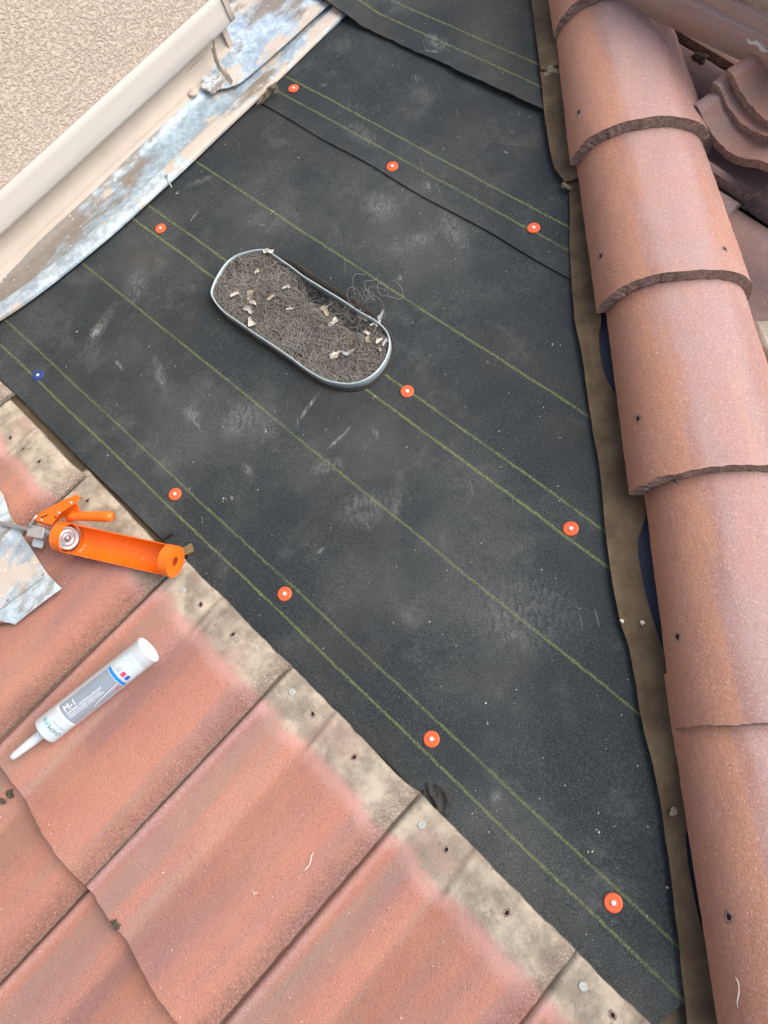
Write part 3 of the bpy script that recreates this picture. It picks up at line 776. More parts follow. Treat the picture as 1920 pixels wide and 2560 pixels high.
if len(ps) > 2: tag(tube('paint_splash', ps, [(.0015, .004, .003, .0055, .004, .006, .003, .0015)[k] for k in range(len(ps))], M_crumb, None, 6), 'pale cream splash on the layered tile stack', 'splash')
h = hit(1750, 150, far)
if h: tag(lump('mud_clod', h[0] + Vector((0, 0, .004)), (.014, .011, .007), M_mud, None, 5, 3, .7), 'dark mud clod in the pan of a far tile near the second cap', 'mud', 'mud crumbs')

# ------------------------------------------------------------------ side wall, trim and metal pan
WX, WEND = -1.600, .835
wl = empty('stucco_wall', (WX, 0, 0))
def wall_top(u, v):
    return (0.0, -2.6 + (WEND + 2.6) * u, .168 + 2.2 * v)
mesh_obj('wall_face', [(.004, -2.6, .166), (.004, WEND - .004, .166), (.004, WEND - .004, 2.4), (.004, -2.6, 2.4), (-1.6, -2.6, .166), (-1.6, WEND - .004, .166), (-1.6, WEND - .004, 2.4), (-1.6, -2.6, 2.4)],
         [(0, 1, 2, 3), (1, 5, 6, 2), (4, 0, 3, 7), (3, 2, 6, 7), (0, 4, 5, 1), (5, 4, 7, 6)], M_stucco, wl)
def extr(name, prof, y0, y1, mat, parent, ny=60, wob=.0012, seed=0, thick=.0015, x0=0.0):
    n = len(prof) - 1
    def top(u, v):
        k = u * n; i = min(int(k), n - 1); f = k - i
        x = prof[i][0] + (prof[i + 1][0] - prof[i][0]) * f; z = prof[i][1] + (prof[i + 1][1] - prof[i][1]) * f
        y = y0 + (y1 - y0) * v
        return (x - x0 + wob * nz((y, u * 2), 5, seed), y, z + wob * nz((y, u * 2), 6, seed + 3))
    def bot(u, v):
        p = top(u, v); return (p[0] - thick * .8, p[1], p[2] - thick)
    return shell(name, n * 3, ny, top, bot, [mat, mat], parent)
extr('trim_band', [(WX + .004, .092), (WX + .006, .096), (WX + .002, .164), (WX - .006, .167)], -2.4, WEND + .002, M_trim, wl, 50, .0007, 2, .006, WX)
extr('trim_return', [(WX + .003, .094), (WX + .010, .098), (WX + .006, .166), (WX - .004, .168)], WEND + .0025, WEND + .016, M_trim2, wl, 4, .0005, 2, .006, WX)
extr('lower_flange', [(WX + .020, .004), (WX + .012, .018), (WX + .006, .028), (WX - .005, .031), (WX - .018, .046), (WX - .024, .0915)], -2.4, WEND - .012, M_trim2, wl, 60, .0010, 5, .003, WX)
boxv = [(-.9, WEND - .020, -.01), (-.010, WEND - .020, -.01), (-.010, WEND - .006, -.01), (-.9, WEND - .006, -.01)]
mesh_obj('base_return', [Vector(p) for p in boxv] + [Vector((p[0], p[1], .100)) for p in boxv], [(0, 1, 2, 3), (7, 6, 5, 4), (0, 4, 5, 1), (1, 5, 6, 2), (2, 6, 7, 3), (3, 7, 4, 0)], M_trim2, wl)
tag(wl, 'beige stucco wall with cream trim band in the upper left corner', 'wall')

fl = empty('metal_flashing', (-1.46, 0, 0))
xoff = [(-3, -.16), (-.25, -.125), (-.04, -.052), (.06, -.028), (.18, -.012), (.34, .0), (.75, .002), (1.06, .0), (3, .0)]
def pan(name, ring, mat, y0, y1, thick, wob, seed, ny=110):
    n = len(ring) - 1
    def top(u, v):
        k = u * n; i = min(int(k), n - 1); f = k - i
        x = ring[i][0] + (ring[i + 1][0] - ring[i][0]) * f; z = ring[i][1] + (ring[i + 1][1] - ring[i][1]) * f; sh = ring[i][2] + (ring[i + 1][2] - ring[i][2]) * f
        y = y0 + (y1 - y0) * v
        return (x + 1.46 + sh * smooth_tab(xoff, y) + wob * nz((y, u), 7, seed), y, z + wob * .6 * nz((y, u * 3), 5, seed + 1))
    def bot(u, v):
        p = top(u, v); return (p[0], p[1], p[2] - thick)
    return shell(name, n * 3, ny, top, bot, [mat, mat], fl)
pan('pan', [(-1.630, .034, 0), (-1.590, .022, .1), (-1.575, .012, .2), (-1.545, .009, .4), (-1.510, .009, .8), (-1.495, .0105, 1)], M_galv, -2.4, 1.6, .0015, .002, 3)
pan('hem', [(-1.500, .0135, 1), (-1.494, .0175, 1), (-1.462, .0165, 1), (-1.4555, .0135, 1), (-1.4545, .0095, 1)], M_galv_hem, -2.4, 1.6, .002, .0016, 3)
tag(fl, 'weathered galvanised flashing channel along the stucco wall', 'flashing')
# upper sheet lapping over the channel beyond the end of the wall
us_e = [(2.4, -1.52), (1.6, -1.512), (1.06, -1.508), (.90, -1.512), (.80, -1.518), (.752, -1.524), (.725, -1.545), (.706, -1.575), (.694, -1.600)]
us_e.sort()
def us_top(u, v):
    y = .694 + (2.4 - .694) * v ** 1.4
    xr_ = smooth_tab(us_e, y); x = xr_ + (-3.0 - xr_) * u ** 1.3
    z = .021 + .045 * min(1, (xr_ - x) / .12) * .35 + .02 * max(0, (xr_ - x) / 1.2)
    if y < WEND + .01 and x < WX + .01: x = max(x, WX - .02)
    return (x, y, z + .002 * nz((x, y), 6, 2))
us = shell('metal_saddle_sheet', 50, 60, us_top, lambda u, v: tuple(Vector(us_top(u, v)) - Vector((0, 0, .0022))), [M_galv2, M_galv2])
tag(us, 'blue grey stained metal sheet lapping the flashing beyond the wall corner', 'metal sheet')
bead = [at(*p) for p in ((533, 112, .088), (537, 130, .075), (541, 148, .060), (549, 166, .046), (562, 184, .036), (578, 204, .027))]
def bead_top(u, v):
    k = v * (len(bead) - 1); i = min(int(k), len(bead) - 2); c = bead[i].lerp(bead[i + 1], k - i)
    a = 2 * math.pi * u; r_ = (.0100 - .003 * v) * (1 + .5 * nz((math.cos(a), v * 6, math.sin(a)), 1.2, 3) + .35 * nz((math.cos(a) * 2, v * 22, math.sin(a) * 2), 1, 7))
    return c + Vector((math.cos(a) * .8, math.sin(a) * .6, math.sin(a) * .8 + .2)) * r_
V, F = [], []
for i in range(45):
    for k in range(16): V.append(bead_top(k / 16, i / 44))
for i in range(44):
    for k in range(16): F.append((i * 16 + k, i * 16 + (k + 1) % 16, (i + 1) * 16 + (k + 1) % 16, (i + 1) * 16 + k))
F.append(tuple(range(16))); F.append(tuple(range(44 * 16, 45 * 16)))
tag(mesh_obj('sealant_bead', V, F, M_caulk, None, True), 'cracked beige sealant bead running down the wall corner to the flashing', 'sealant')
def crust_top(u, v):
    a = 2 * math.pi * u; c = at(536, 208, .028)
    k = 1 + .45 * nz((math.cos(a), math.sin(a)), 1.5, 8) + .25 * nz((math.cos(a), math.sin(a)), 4, 2)
    p = c + Vector((math.cos(a) * .020, math.sin(a) * .026, 0)) * k * v
    return (p.x, p.y, .028 + .016 * max(0, (-1.565 - p.x) / .03) + .0016 * nz((p.x, p.y), 70, 3) + .0010 * nz((p.x, p.y), 190, 6) - .003 * v)
tag(shell('paint_crust', 40, 14, crust_top, lambda u, v: tuple(Vector(crust_top(u, v)) - Vector((0, 0, .004))), [M_crust, M_caulk]), 'peeling white and brown paint crust at the foot of the wall corner', 'paint crust')
tag(lump('sealant_blob', at(482, 232, .030), (.012, .012, .005), M_caulk, None, 12, 3, .3), 'round stained sealant blob at the top of the beige flange', 'sealant')
# loose nail on the hem
na, nb = at(416, 441, .019), at(429, 468, .017)
ln = empty('loose_nail', na)
tube('shank', [Vector((0, 0, 0)), nb - na], .0014, M_nail, ln, 8)
q = (na - nb).to_track_quat('Z', 'Y').to_matrix().to_4x4()
hd_ = lathe('head', [(.0042, 0), (.0042, .0010), (.001, .0014)], M_nail, None, 12); hd_.matrix_world = q; hd_.parent = ln
tag(ln, 'small steel nail lying on the flashing hem', 'nail')
# folded felt scrap caught under the hem
pts = [(641, 257), (655, 238), (673, 209), (688, 205), (695, 220), (677, 228), (666, 240), (650, 252)]
def scrap_top(u, v):
    a = at(641 + (688 - 641) * v, 257 + (205 - 257) * v, .022 + .010 * v); b = at(645 + (697 - 645) * v, 258 + (222 - 258) * v, .010 + .006 * v)
    p = a.lerp(b, u); p.z += .007 * math.sin(u * 11 + v * 3) * v + .006 * nz((u, v), 4, 4); p.x += .006 * nz((u, v), 5, 1); p.y += .005 * nz((u, v), 6, 8); return p
fs = shell('felt_scrap', 14, 14, scrap_top, lambda u, v: scrap_top(u, v) - Vector((0, 0, .004)), [M_olive, M_olive])
tag(fs, 'crumpled olive felt scrap at the flashing edge near the lap seam', 'scrap')

# ------------------------------------------------------------------ oval vent full of lint
vp = [(527, 720), (561, 650), (610, 627), (656, 621), (682, 632), (760, 687), (838, 736), (903, 779), (952, 805), (978, 840), (971, 892), (942, 935), (897, 959), (848, 962), (805, 951), (757, 915), (675, 860), (620, 824), (561, 782), (529, 743)]
RIMZ = .020
ctrl = [at(x, y, RIMZ) for x, y in vp]
def closed_spline(c, n):
    out = []; m = len(c)
    for i in range(n):
        t = i / n * m; k = int(t); f = t - k
        p0, p1, p2, p3 = c[(k - 1) % m], c[k % m], c[(k + 1) % m], c[(k + 2) % m]
        out.append(.5 * ((2 * p1) + (p2 - p0) * f + (2 * p0 - 5 * p1 + 4 * p2 - p3) * f * f + (3 * p1 - p0 - 3 * p2 + p3) * f ** 3))
    return out
NR = 120
loop = closed_spline(ctrl, NR)
for _ in range(14):
    loop = [(loop[i - 1] + loop[i] * 2 + loop[(i + 1) % NR]) / 4 for i in range(NR)]
loop = [p + Vector((.0022 * nz((p.x, p.y), 16, 1), .0030 * nz((p.x, p.y), 18, 5), 0)) for p in loop]
cen = sum(loop, Vector()) / NR
vent = empty('oval_vent', (cen.x, cen.y, 0))
def rel(p): return Vector((p[0] - cen.x, p[1] - cen.y, p[2]))
def onrm(i):
    t = (loop[(i + 1) % NR] - loop[i - 1]).normalized(); n = Vector((t.y, -t.x, 0)); return n if n.dot(loop[i] - cen) > 0 else -n
def rimz(i): return RIMZ + .003 * nz((loop[i].x, loop[i].y), 9, 3)
def ringwall(name, rows, mat, closed_rows=True):
    V, F = [], []
    for (off, z) in rows:
        for i in range(NR):
            o_ = off(i) if callable(off) else off; zz = z(i) if callable(z) else z
            p = loop[i] + onrm(i) * o_; V.append(rel((p.x, p.y, zz)))
    nr = len(rows)
    for k in range(nr if closed_rows else nr - 1):
        for i in range(NR):
            F.append((k * NR + i, k * NR + (i + 1) % NR, ((k + 1) % nr) * NR + (i + 1) % NR, ((k + 1) % nr) * NR + i))
    return mesh_obj(name, V, F, mat, vent, True)
ringwall('pipe_wall', [(.0, -.004), (.0, lambda i: rimz(i) - .002), (-.0006, lambda i: rimz(i)), (-.0028, lambda i: rimz(i)), (-.0034, lambda i: rimz(i) - .002), (-.0032, -.004)], M_rim)
side = lambda i: max(0, min(1, (loop[i].y - cen.y) / .06)) * max(0, min(1, (loop[i].x + 1.09) / .06)) * max(0, min(1, (-.74 - loop[i].x) / .08))
ringwall('felt_collar', [(.0005, -.002), (lambda i: .001 + .010 * side(i), lambda i: .004 + .013 * side(i)), (lambda i: .003 + .012 * side(i), lambda i: .004 + .011 * side(i)), (lambda i: .006 + .016 * side(i), -.001)], M_dirt)
# lint bed
def inside(x, y, m=0.0):
    c = False; j = NR - 1
    for i in range(NR):
        a, b = loop[i], loop[j]
        if (a.y > y) != (b.y > y) and x < (b.x - a.x) * (y - a.y) / (b.y - a.y) + a.x: c = not c
        j = i
    return c
def bed_z(x, y):
    gap = max(0, 1 - abs(y - .432) / .026) * max(0, min(1, (x + 1.03) / .08)) * max(0, min(1, (-.77 - x) / .06))
    return .010 + .005 * nz((x, y), 14, 2) + .004 * nz((x, y), 45, 5) + .003 * nz((x, y), 110, 8) - .022 * gap
V, F = [], []
NB = 26
for k in range(NB + 1):
    f = k / NB
    for i in range(NR):
        p = cen + (loop[i] - onrm(i) * .003 - cen) * f; V.append(rel((p.x, p.y, bed_z(p.x, p.y))))
for k in range(NB):
    for i in range(NR): F.append((k * NR + i, (k + 1) * NR + i, (k + 1) * NR + (i + 1) % NR, k * NR + (i + 1) % NR))
mesh_obj('lint_bed', V, F, M_nest, vent, True)
rnd = random.Random(11)
def strands(name, n, mat, length, rad, zlift, spread, seed, curl=1.0, region=None):
    V, F = [], []
    rg = random.Random(seed); made = 0; guard = 0
    while made < n and guard < n * 20:
        guard += 1
        x = rg.uniform(-1.15, -.68); y = rg.uniform(.28, .46)
        if not inside(x, y): continue
        if region and not region(x, y): continue
        a = rg.gauss(-.35, spread); L = length * rg.uniform(.5, 1.5); seg = 5
        p = Vector((x, y, bed_z(x, y) + rg.uniform(0, zlift))); path = []
        k = rg.gauss(0, 9) * curl; up = rg.uniform(-.15, .35)
        for q in range(seg + 1):
            path.append(rel(p)); a += k * L / seg + rg.gauss(0, .25 * curl)
            d_ = Vector((math.cos(a), math.sin(a), up * math.sin(q / seg * 3.1) - .12)); p = p + d_ * (L / seg)
            if not inside(p.x, p.y): break
            if p.z < bed_z(p.x, p.y): p.z = bed_z(p.x, p.y) + .0006
        if len(path) < 3: continue
        b = len(V); v, f = tube_data(path, rad * rg.uniform(.6, 1.2), 3, False, False)
        V += v; F += [tuple(i + b for i in q) for q in f]; made += 1
    o = mesh_obj(name, V, F, mat, vent, True); o['kind'] = 'stuff'; return o
strands('hair', 2600, M_hair, .034, .0005, .007, .55, 3)
strands('fibre', 2200, M_hair2, .024, .0006, .005, 1.2, 5)
# wire screen in the open slot along the upslope side
V, F = [], []
for k in range(34):
    x = -1.01 + k * .0075
    v, f = tube_data([rel((x, .418, .006)), rel((x + .002, .434, .011)), rel((x + .003, .444, .015))], .0005, 4, False, False); b = len(V); V += v; F += [tuple(i + b for i in q) for q in f]
for k in range(5):
    yy = .420 + k * .0062; zz = .007 + k * .002
    v, f = tube_data([rel((-1.01 + .0245 * j, yy + .001 * nz((j, k), 1, 2), zz)) for j in range(11)], .0005, 4, False, False); b = len(V); V += v; F += [tuple(i + b for i in q) for q in f]
mesh_obj('wire_screen', V, F, M_wire, vent, True)
tag(vent, 'oval galvanised roof vent stuffed with grey lint and hair', 'vent')
# feathers and flakes lying on the lint
zv = lambda x, y: (480 + x * .3255, 580 + y * .3255)
feath = [(330, 480, 30, 14, .3), (450, 490, 38, 15, -.9), (470, 545, 26, 10, .2), (435, 600, 40, 18, .1), (460, 690, 40, 18, .4), (610, 500, 18, 17, .5), (755, 590, 14, 16, 1.2), (725, 425, 26, 12, .2), (935, 495, 26, 16, -.6),
         (1020, 610, 46, 15, .5), (1085, 690, 34, 16, -1.2), (1190, 920, 46, 14, .05), (1100, 945, 36, 16, -.3), (1310, 665, 36, 11, .8), (1400, 715, 26, 12, .3), (1455, 670, 42, 10, -1.3), (1345, 770, 24, 12, 0), (1355, 825, 30, 10, 1.2), (1440, 830, 22, 12, .4), (1485, 850, 20, 14, 0), (500, 305, 14, 12, 0), (1440, 300 + 600, 14, 10, .2), (590, 150, 34, 18, -.5)]
where = ['near the left end', 'left of the pile middle', 'just below the curled pair', 'broad, low on the left', 'low left edge', 'small pinkish, upper middle', 'tiny, dead centre', 'upper centre', 'mauve, by the black slot', 'white, long, right of centre', 'brown curled, right of centre', 'white, lower right', 'tan, lower right', 'white, under the right rim', 'tan, touching the right rim', 'standing upright at the right rim', 'round, right end', 'narrow, right end', 'white, far right', 'blunt white, far right rim', 'tiny, upper left', 'small, lower far right', 'at the top left rim']
for k, (zx, zy, ln_, wd_, ang) in enumerate(feath):
    px, py = zv(zx, zy); q0 = at(px, py, .015)
    z0 = bed_z(q0.x, q0.y) + .006; q0 = at(px, py, z0)
    ppm = 1250.; L = 2.3 * ln_ * .3255 / ppm; W = 2.3 * wd_ * .3255 / ppm
    dpx = Vector((math.cos(ang), math.sin(ang)))
    t = at(px + dpx.x * 20, py + dpx.y * 20, z0) - q0; t.z = 0; t.normalize(); sdv = Vector((-t.y, t.x, 0))
    lift_ = .6 if 'upright' in where[k] else .12
    def ft(u, v, q0=q0, t=t, sdv=sdv, L=L, W=W, k=k, lift_=lift_):
        s_ = (u - .5) * 2; w_ = W * (1 - abs(s_) ** 2.2) ** .6 * (v - .5) * (1 + .8 * nz((u * 3, v * 2), 1, k)) * (1 + .5 * nz((u * 9, v), 1, k + 3)) if abs(s_) < .999 else 0
        p = q0 + t * (L * s_ * .55) + sdv * (w_ * 1.25 + .45 * W * math.sin(s_ * 2.4 + k)) ; p.z += lift_ * L * (u ** 2) + .35 * abs(w_) + .0008 * math.sin(u * 9 + k)
        return p
    fm = (M_feather, M_feather2, M_feather, M_feather3)[k % 4]
    o = shell('feather', 14, 6, ft, lambda u, v, f=ft: f(u, v) - Vector((0, 0, .0006)), [fm, fm])
    tag(o, 'pale feather or flake on the lint in the vent, ' + where[k], 'feather', 'feathers on the lint')
# stray hairs curling out over the rim
V, F = [], []
rg = random.Random(5)
for k in range(16):
    p = at(rg.uniform(845, 965), rg.uniform(720, 800), .03); a = rg.uniform(0, 6.28); kk = rg.choice((-1, 1)) * rg.uniform(25, 120); path = []
    for q in range(22):
        path.append(Vector((p.x, p.y, max(.004, .018 + .012 * math.sin(q * .4 + k))))); a += kk * .004; p = p + Vector((math.cos(a), math.sin(a), 0)) * .004
    v, f = tube_data(path, .00035, 3, False, False); b = len(V); V += v; F += [tuple(i + b for i in q) for q in f]
o = mesh_obj('stray_hair', V, F, M_hair, None, True); tag(o, 'wispy stray hairs curling over the right end of the vent rim', 'hair', kind='stuff')

# ------------------------------------------------------------------ plastic cap nails
cn = [(734, 222, 'or', 'orange cap nail near the crumpled felt scrap, highest of all'), (981, 417, 'or', 'orange cap nail on the lap strip midway between wall and hip'), (1334, 571, 'or', 'orange cap nail on the lap strip near the hip'),
      (402, 572, 'or', 'orange cap nail closest to the flashing, left of the vent'), (1018, 979, 'or', 'orange cap nail just below the right end of the vent'), (1427, 1322, 'or', 'orange cap nail right of the middle, near the fourth cap tile'),
      (438, 1236, 'or', 'orange cap nail above the caulking gun'), (712, 1485, 'or', 'orange cap nail between gun and centre, above a grey tile head'), (1079, 1848, 'or', 'orange cap nail above the torn felt hole'), (1533, 2257, 'or', 'nearest and largest orange cap nail, lower right'), (96, 939, 'bl', 'blue cap nail at the left edge on a green line')]
felts = [felt1, felt2, felt3]
for k, (px, py, c, lab) in enumerate(cn):
    h = hit(px, py, felts); p = h[0]
    nn = (Vector((0, 0, 1)) + Vector((.05 * math.sin(k * 2.1), .05 * math.cos(k * 3.3), 0))).normalized()
    e = empty('cap_nail', mat=Matrix.Translation(p) @ nn.to_track_quat('Z', 'Y').to_matrix().to_4x4() @ Matrix.Rotation(k, 4, 'Z'))
    rr0 = .0128
    lathe('plastic_cap', [(rr0 * .985, -.0008), (rr0, .0012), (rr0 * .97, .0021), (rr0 * .80, .0023), (rr0 * .55, .0018), (rr0 * .34, .0019), (rr0 * .30, .0026)], M_capor if c == 'or' else M_capblue, e, 36)
    lathe('nail_head', [(.0034, .0022), (.0036, .0031), (.0030, .0036), (.0004, .0038)], M_white, e, 16)
    tag(e, lab, 'cap nail', 'plastic cap nails holding the felt')

# ------------------------------------------------------------------ torn felt and wood beside the tile heads
def torn_top(u, v):
    c = at(1085, 2000, .0); a = -math.pi + u * 2 * math.pi; r_ = v
    k_ = 1 + .35 * nz((math.cos(a), math.sin(a)), 1.6, 4); p = c + Vector((math.cos(a) * .033, math.sin(a) * .024, 0)) * r_ * k_
    ri = p.x * .5 + p.y
    z = .006 + .006 * nz((p.x, p.y), 45, 2) + .0035 * math.sin(ri * 420 + 6 * nz((p.x, p.y), 40, 1)) * (1 - v) ** .5 + .003 * nz((p.x, p.y), 160, 1) - .006 * max(0, v - .7) / .3
    return (p.x, p.y, z)
tf = shell('torn_felt', 36, 12, torn_top, lambda u, v: tuple(Vector(torn_top(u, v)) - Vector((0, 0, .003))), [plain('torn_felt', (0.034, 0.033, 0.030), .95, var=.7, scale=70, bump=.6), M_feltedge])
tag(tf, 'wrinkled torn felt around a hole at the tile edge', 'torn felt')
def sliver(name, px0, py0, px1, py1, wd, z, mat, label, cat, th=.004):
    a, b = at(px0, py0, z), at(px1, py1, z); d_ = b - a; s_ = Vector((-d_.y, d_.x, 0)).normalized() * wd
    f = lambda u, v: tuple(a + d_ * u + s_ * (v - .5) * (1 + .25 * nz((u * 4, v), 1, px0)) + Vector((0, 0, .001 * nz((u * 5, v * 3), 1, 3))))
    o = shell(name, 8, 4, f, lambda u, v: tuple(Vector(f(u, v)) - Vector((0, 0, th))), [mat, mat]); return tag(o, label, cat)
sliver('wood_sliver', 443, 1385, 481, 1368, .016, .008, M_wood, 'brown wood sliver poking out past the front of the caulking gun', 'wood')
sliver('wood_sliver', 1078, 2026, 1102, 2050, .012, .012, M_wood, 'brown wood sliver showing in the torn felt hole', 'wood')
sliver('felt_slit', 404, 1350, 431, 1332, .004, .008, M_feltedge, 'short black slit curl in the felt edge above the caulking gun', 'felt slit')

# ------------------------------------------------------------------ galvanised offcut on the tiles
def off_h(x): return .075
oc = [(0, 1226), (9, 1239), (23, 1284), (60, 1345), (120, 1437), (154, 1471)]
def oc_edge(t):
    k = t * (len(oc) - 1); i = min(int(k), len(oc) - 2); f = k - i
    return (oc[i][0] + (oc[i + 1][0] - oc[i][0]) * f, oc[i][1] + (oc[i + 1][1] - oc[i][1]) * f)
ofc = empty('metal_offcut', at(60, 1450, .07))
OO = ofc.location.copy()
e0, e1 = at(120, 1437, .074), at(154, 1471, .066)
dirL = (at(56, 1544, .062) - e1); dirL.z = 0; dirL.normalize()
def oc_top(u, v):                                   # u along the cut edge, v across to the torn end
    x, y = oc_edge(u); hz = .064 - .008 * (1 - u) - .006 * max(0, u - .8) / .2
    a = at(x, y, hz)
    L = .105 + .16 * (1 - u) + .008 * nz((u * 9, 0), 1, 2) * (1 if v > .99 else 0)
    p = a + dirL * L * v; p.z += .006 * math.sin(v * 2.2) * (1 - u) - .008 * v * v
    if v > .99: p += Vector((.004 * nz((u * 14, 0), 1, 4), .006 * nz((u * 11, 3), 1, 4), 0))
    return p - OO
shell('sheet', 40, 24, oc_top, lambda u, v: oc_top(u, v) - Vector((0, 0, .0018)), [M_scrap, M_zinc], ofc)
tube('fold_line', [oc_top(.80, v / 12) + Vector((0, 0, .0004)) for v in range(12)], .0008, M_steel, ofc, 6)
sheet_o = [c for c in bpy.data.objects if c.parent == ofc and c.name.startswith('sheet')]
for px, py in ((51, 1365), (108, 1436), (20, 1501)):
    h = hit(px, py, sheet_o)
    if h:
        o = disc_on('rivet', h[0], h[1], .0030, .0006, M_steel, None); mw = o.matrix_basis.copy(); o.parent = ofc; o.matrix_basis = ofc.matrix_basis.inverted() @ mw
tag(ofc, 'galvanised sheet metal offcut with torn corner at the left edge', 'metal sheet')
def frag_top(u, v):
    a = at(-30 + 85 * u, 1568 - 30 * u, .050); b = at(-40 + 60 * u, 1505 + 12 * u, .046); p = a.lerp(b, v)
    p.z += .004 * math.sin(u * 3.1) + .002 * nz((u * 3, v * 3), 1, 6); return p
fr = shell('tile_fragment', 14, 10, frag_top, lambda u, v: frag_top(u, v) - Vector((0, 0, .008)), [M_clay, M_clay])
tag(fr, 'smooth red clay fragment tucked below the metal offcut', 'tile fragment')

# ------------------------------------------------------------------ sealant cartridge
def rest(px, py, rad, objs):
    h = hit(px, py, objs); return h[0].z
CR = .0242
ca = at(108, 1832, .052); cb = at(380, 1617, .052)
# drop onto the pan of the tile: axis height = highest tile point under it + radius
def ground(x, y):
    best = -1
    for o in alltiles:
        if o.name not in _bv: hit(0, 0, [o])
        p, n, i, d_ = _bv[o.name].ray_cast(Vector((x, y, 1)), Vector((0, 0, -1)))
        if p is not None: best = max(best, p.z)
    return best
def settle(pa, pb, rad):
    z = -1
    for k in range(13):
        p = pa.lerp(pb, k / 12)
        for off in (-1, -.7, -.35, 0, .35, .7, 1):
            d_ = (pb - pa).normalized(); s_ = Vector((-d_.y, d_.x, 0)); q_ = p + s_ * off * rad * .98
            z = max(z, ground(q_.x, q_.y) + rad * math.sqrt(max(0, 1 - (off * .98) ** 2)))
    return z
zc = settle(ca, cb, CR)
ca, cb = at(108, 1832, zc), at(380, 1617, zc)
cax = (cb - ca).normalized(); CL = .214
mid = (ca + cb) / 2; ca = mid - cax * CL / 2; cb = mid + cax * CL / 2
cside = cax.cross(Vector((0, 0, 1))).normalized()          # towards the lower right of the picture
cup = cside.cross(cax).normalized()
cart = empty('sealant_cartridge', mat=frame(ca, cside, cup, cax))   # local z along the tube from the nozzle end, y up
lathe('body', [(.012, -.0005), (CR * .97, .0), (CR, .0018), (CR, CL - .006), (CR * 1.025, CL - .005), (CR * 1.025, CL - .001), (CR * .98, CL), (CR * .945, CL - .0006), (CR * .93, CL - .014), (CR * .80, CL - .0155), (.002, CL - .015)], M_white, cart, 64)
lathe('nozzle', [(.0115, .0), (.0112, -.004), (.0085, -.007), (.0078, -.030), (.0060, -.062), (.0052, -.068), (.0040, -.0695), (.0030, -.069)], M_nozzle, cart, 28)
def wrap(name, s0, s1, a0, a1, mat, dr=.00025, parent=None, n=26, m=8, ef=None):
    V, F = [], []
    for i in range(m + 1):
        for j in range(n + 1):
            f, g = i / m, j / n
            s_ = s0 + (s1 - s0) * f; a_ = a0 + (a1 - a0) * g
            if ef: s_ += ef(g) * (1 - f) if f < .5 else 0
            V.append(((CR + dr) * math.sin(a_), (CR + dr) * math.cos(a_), s_))
    for i in range(m):
        for j in range(n): F.append((i * (n + 1) + j, i * (n + 1) + j + 1, (i + 1) * (n + 1) + j + 1, (i + 1) * (n + 1) + j))
    return mesh_obj(name, V, F, mat, parent or cart, True)
A0, A1 = R(-22), R(88)
lbl = wrap('printed_label', .048, .146, A0, A1, M_lgrey, .0002)
wrap('label_border', .0445, .0478, A0 - .05, A1, M_lwhite, .0002)
wrap('pale_panel', .004, .044, R(-8), A1, M_lpale, .0002)
wrap('pale_panel', .162, .192, R(-15), A1, M_lpale, .0002)
wrap('blue_stripe', .1475, .1528, R(-20), A1, M_lblue, .00025)
wrap('printed_icon', .158, .1665, R(8), R(24), M_lgp, .0003, lbl, n=6, m=2)
wrap('printed_icon', .158, .1665, R(33), R(50), M_lred, .0003, lbl, n=6, m=2)
wrap('printed_icon', .158, .1665, R(57), R(73), M_lroyal, .0003, lbl, n=6, m=2)
wrap('printed_icon', .136, .141, R(66), R(78), M_lred, .0004, lbl, n=6, m=2)
# white swoosh lines on the grey panel
def swoosh(name, s0, s1, b0, b1, wdt, mat):
    V, F = [], []
    n = 24
    for i in range(n + 1):
        f = i / n; s_ = s0 + (s1 - s0) * f; a_ = b0 + (b1 - b0) * (f ** .45)
        for k in (-1, 1):
            q_ = a_ + k * wdt; V.append(((CR + .00045) * math.sin(q_), (CR + .00045) * math.cos(q_), s_))
    for i in range(n): F.append((2 * i, 2 * i + 1, 2 * i + 3, 2 * i + 2))
    return mesh_obj(name, V, F, mat, lbl, True)
swoosh('printed_swoosh', .090, .145, R(80), R(56), .020, M_lwhite)
swoosh('printed_swoosh', .092, .145, R(86), R(64), .014, M_lgp)
def text_on(body, size, s0, a0, mat, along=True, bold=0.0, dr=.0005):
    """lettering wrapped on the tube; along: reads along the tube, else round it"""
    cu = bpy.data.curves.new('lettering', 'FONT'); cu.body = body; cu.size = size; cu.offset = bold
    cu.resolution_u = 3
    to = bpy.data.objects.new('lettering', cu); COL.objects.link(to)
    dg = bpy.context.evaluated_depsgraph_get(); me = bpy.data.meshes.new_from_object(to.evaluated_get(dg))
    bpy.data.objects.remove(to)
    bm = bmesh.new(); bm.from_mesh(me); bmesh.ops.subdivide_edges(bm, edges=[e for e in bm.edges if e.calc_length() > .004], cuts=2)
    for v in bm.verts:
        x, y = v.co.x, v.co.y
        if along: s_ = s0 + x; a_ = a0 - y / CR
        else: s_ = s0 - y; a_ = a0 - x / CR
        v.co = ((CR + dr) * math.sin(a_), (CR + dr) * math.cos(a_), s_)
    bm.to_mesh(me); bm.free(); me.materials.clear(); me.materials.append(mat)
    o = bpy.data.objects.new('lettering', me); COL.objects.link(o); o.parent = lbl; return o
text_on('M-1', .0150, .053, R(18), M_lwhite)
text_on('UNIVERSAL ADHESIVE & SEALANT', .0046, .053, R(31), M_lwhite)
text_on('PREMIUM POLYETHER | BONDS & SEALS', .0036, .053, R(41), M_lwhite)
text_on('WINDOWS | DOORS | SIDING | ROOFING', .0036, .053, R(50), M_lwhite)
text_on('CHEM', .0095, .0225, R(82), M_ldark, along=False)
text_on('LINK', .0095, .0225, R(24), M_lgreen, along=False)
text_on('HIGH PERFORMANCE', .0028, .0310, R(78), M_lblue, along=False)
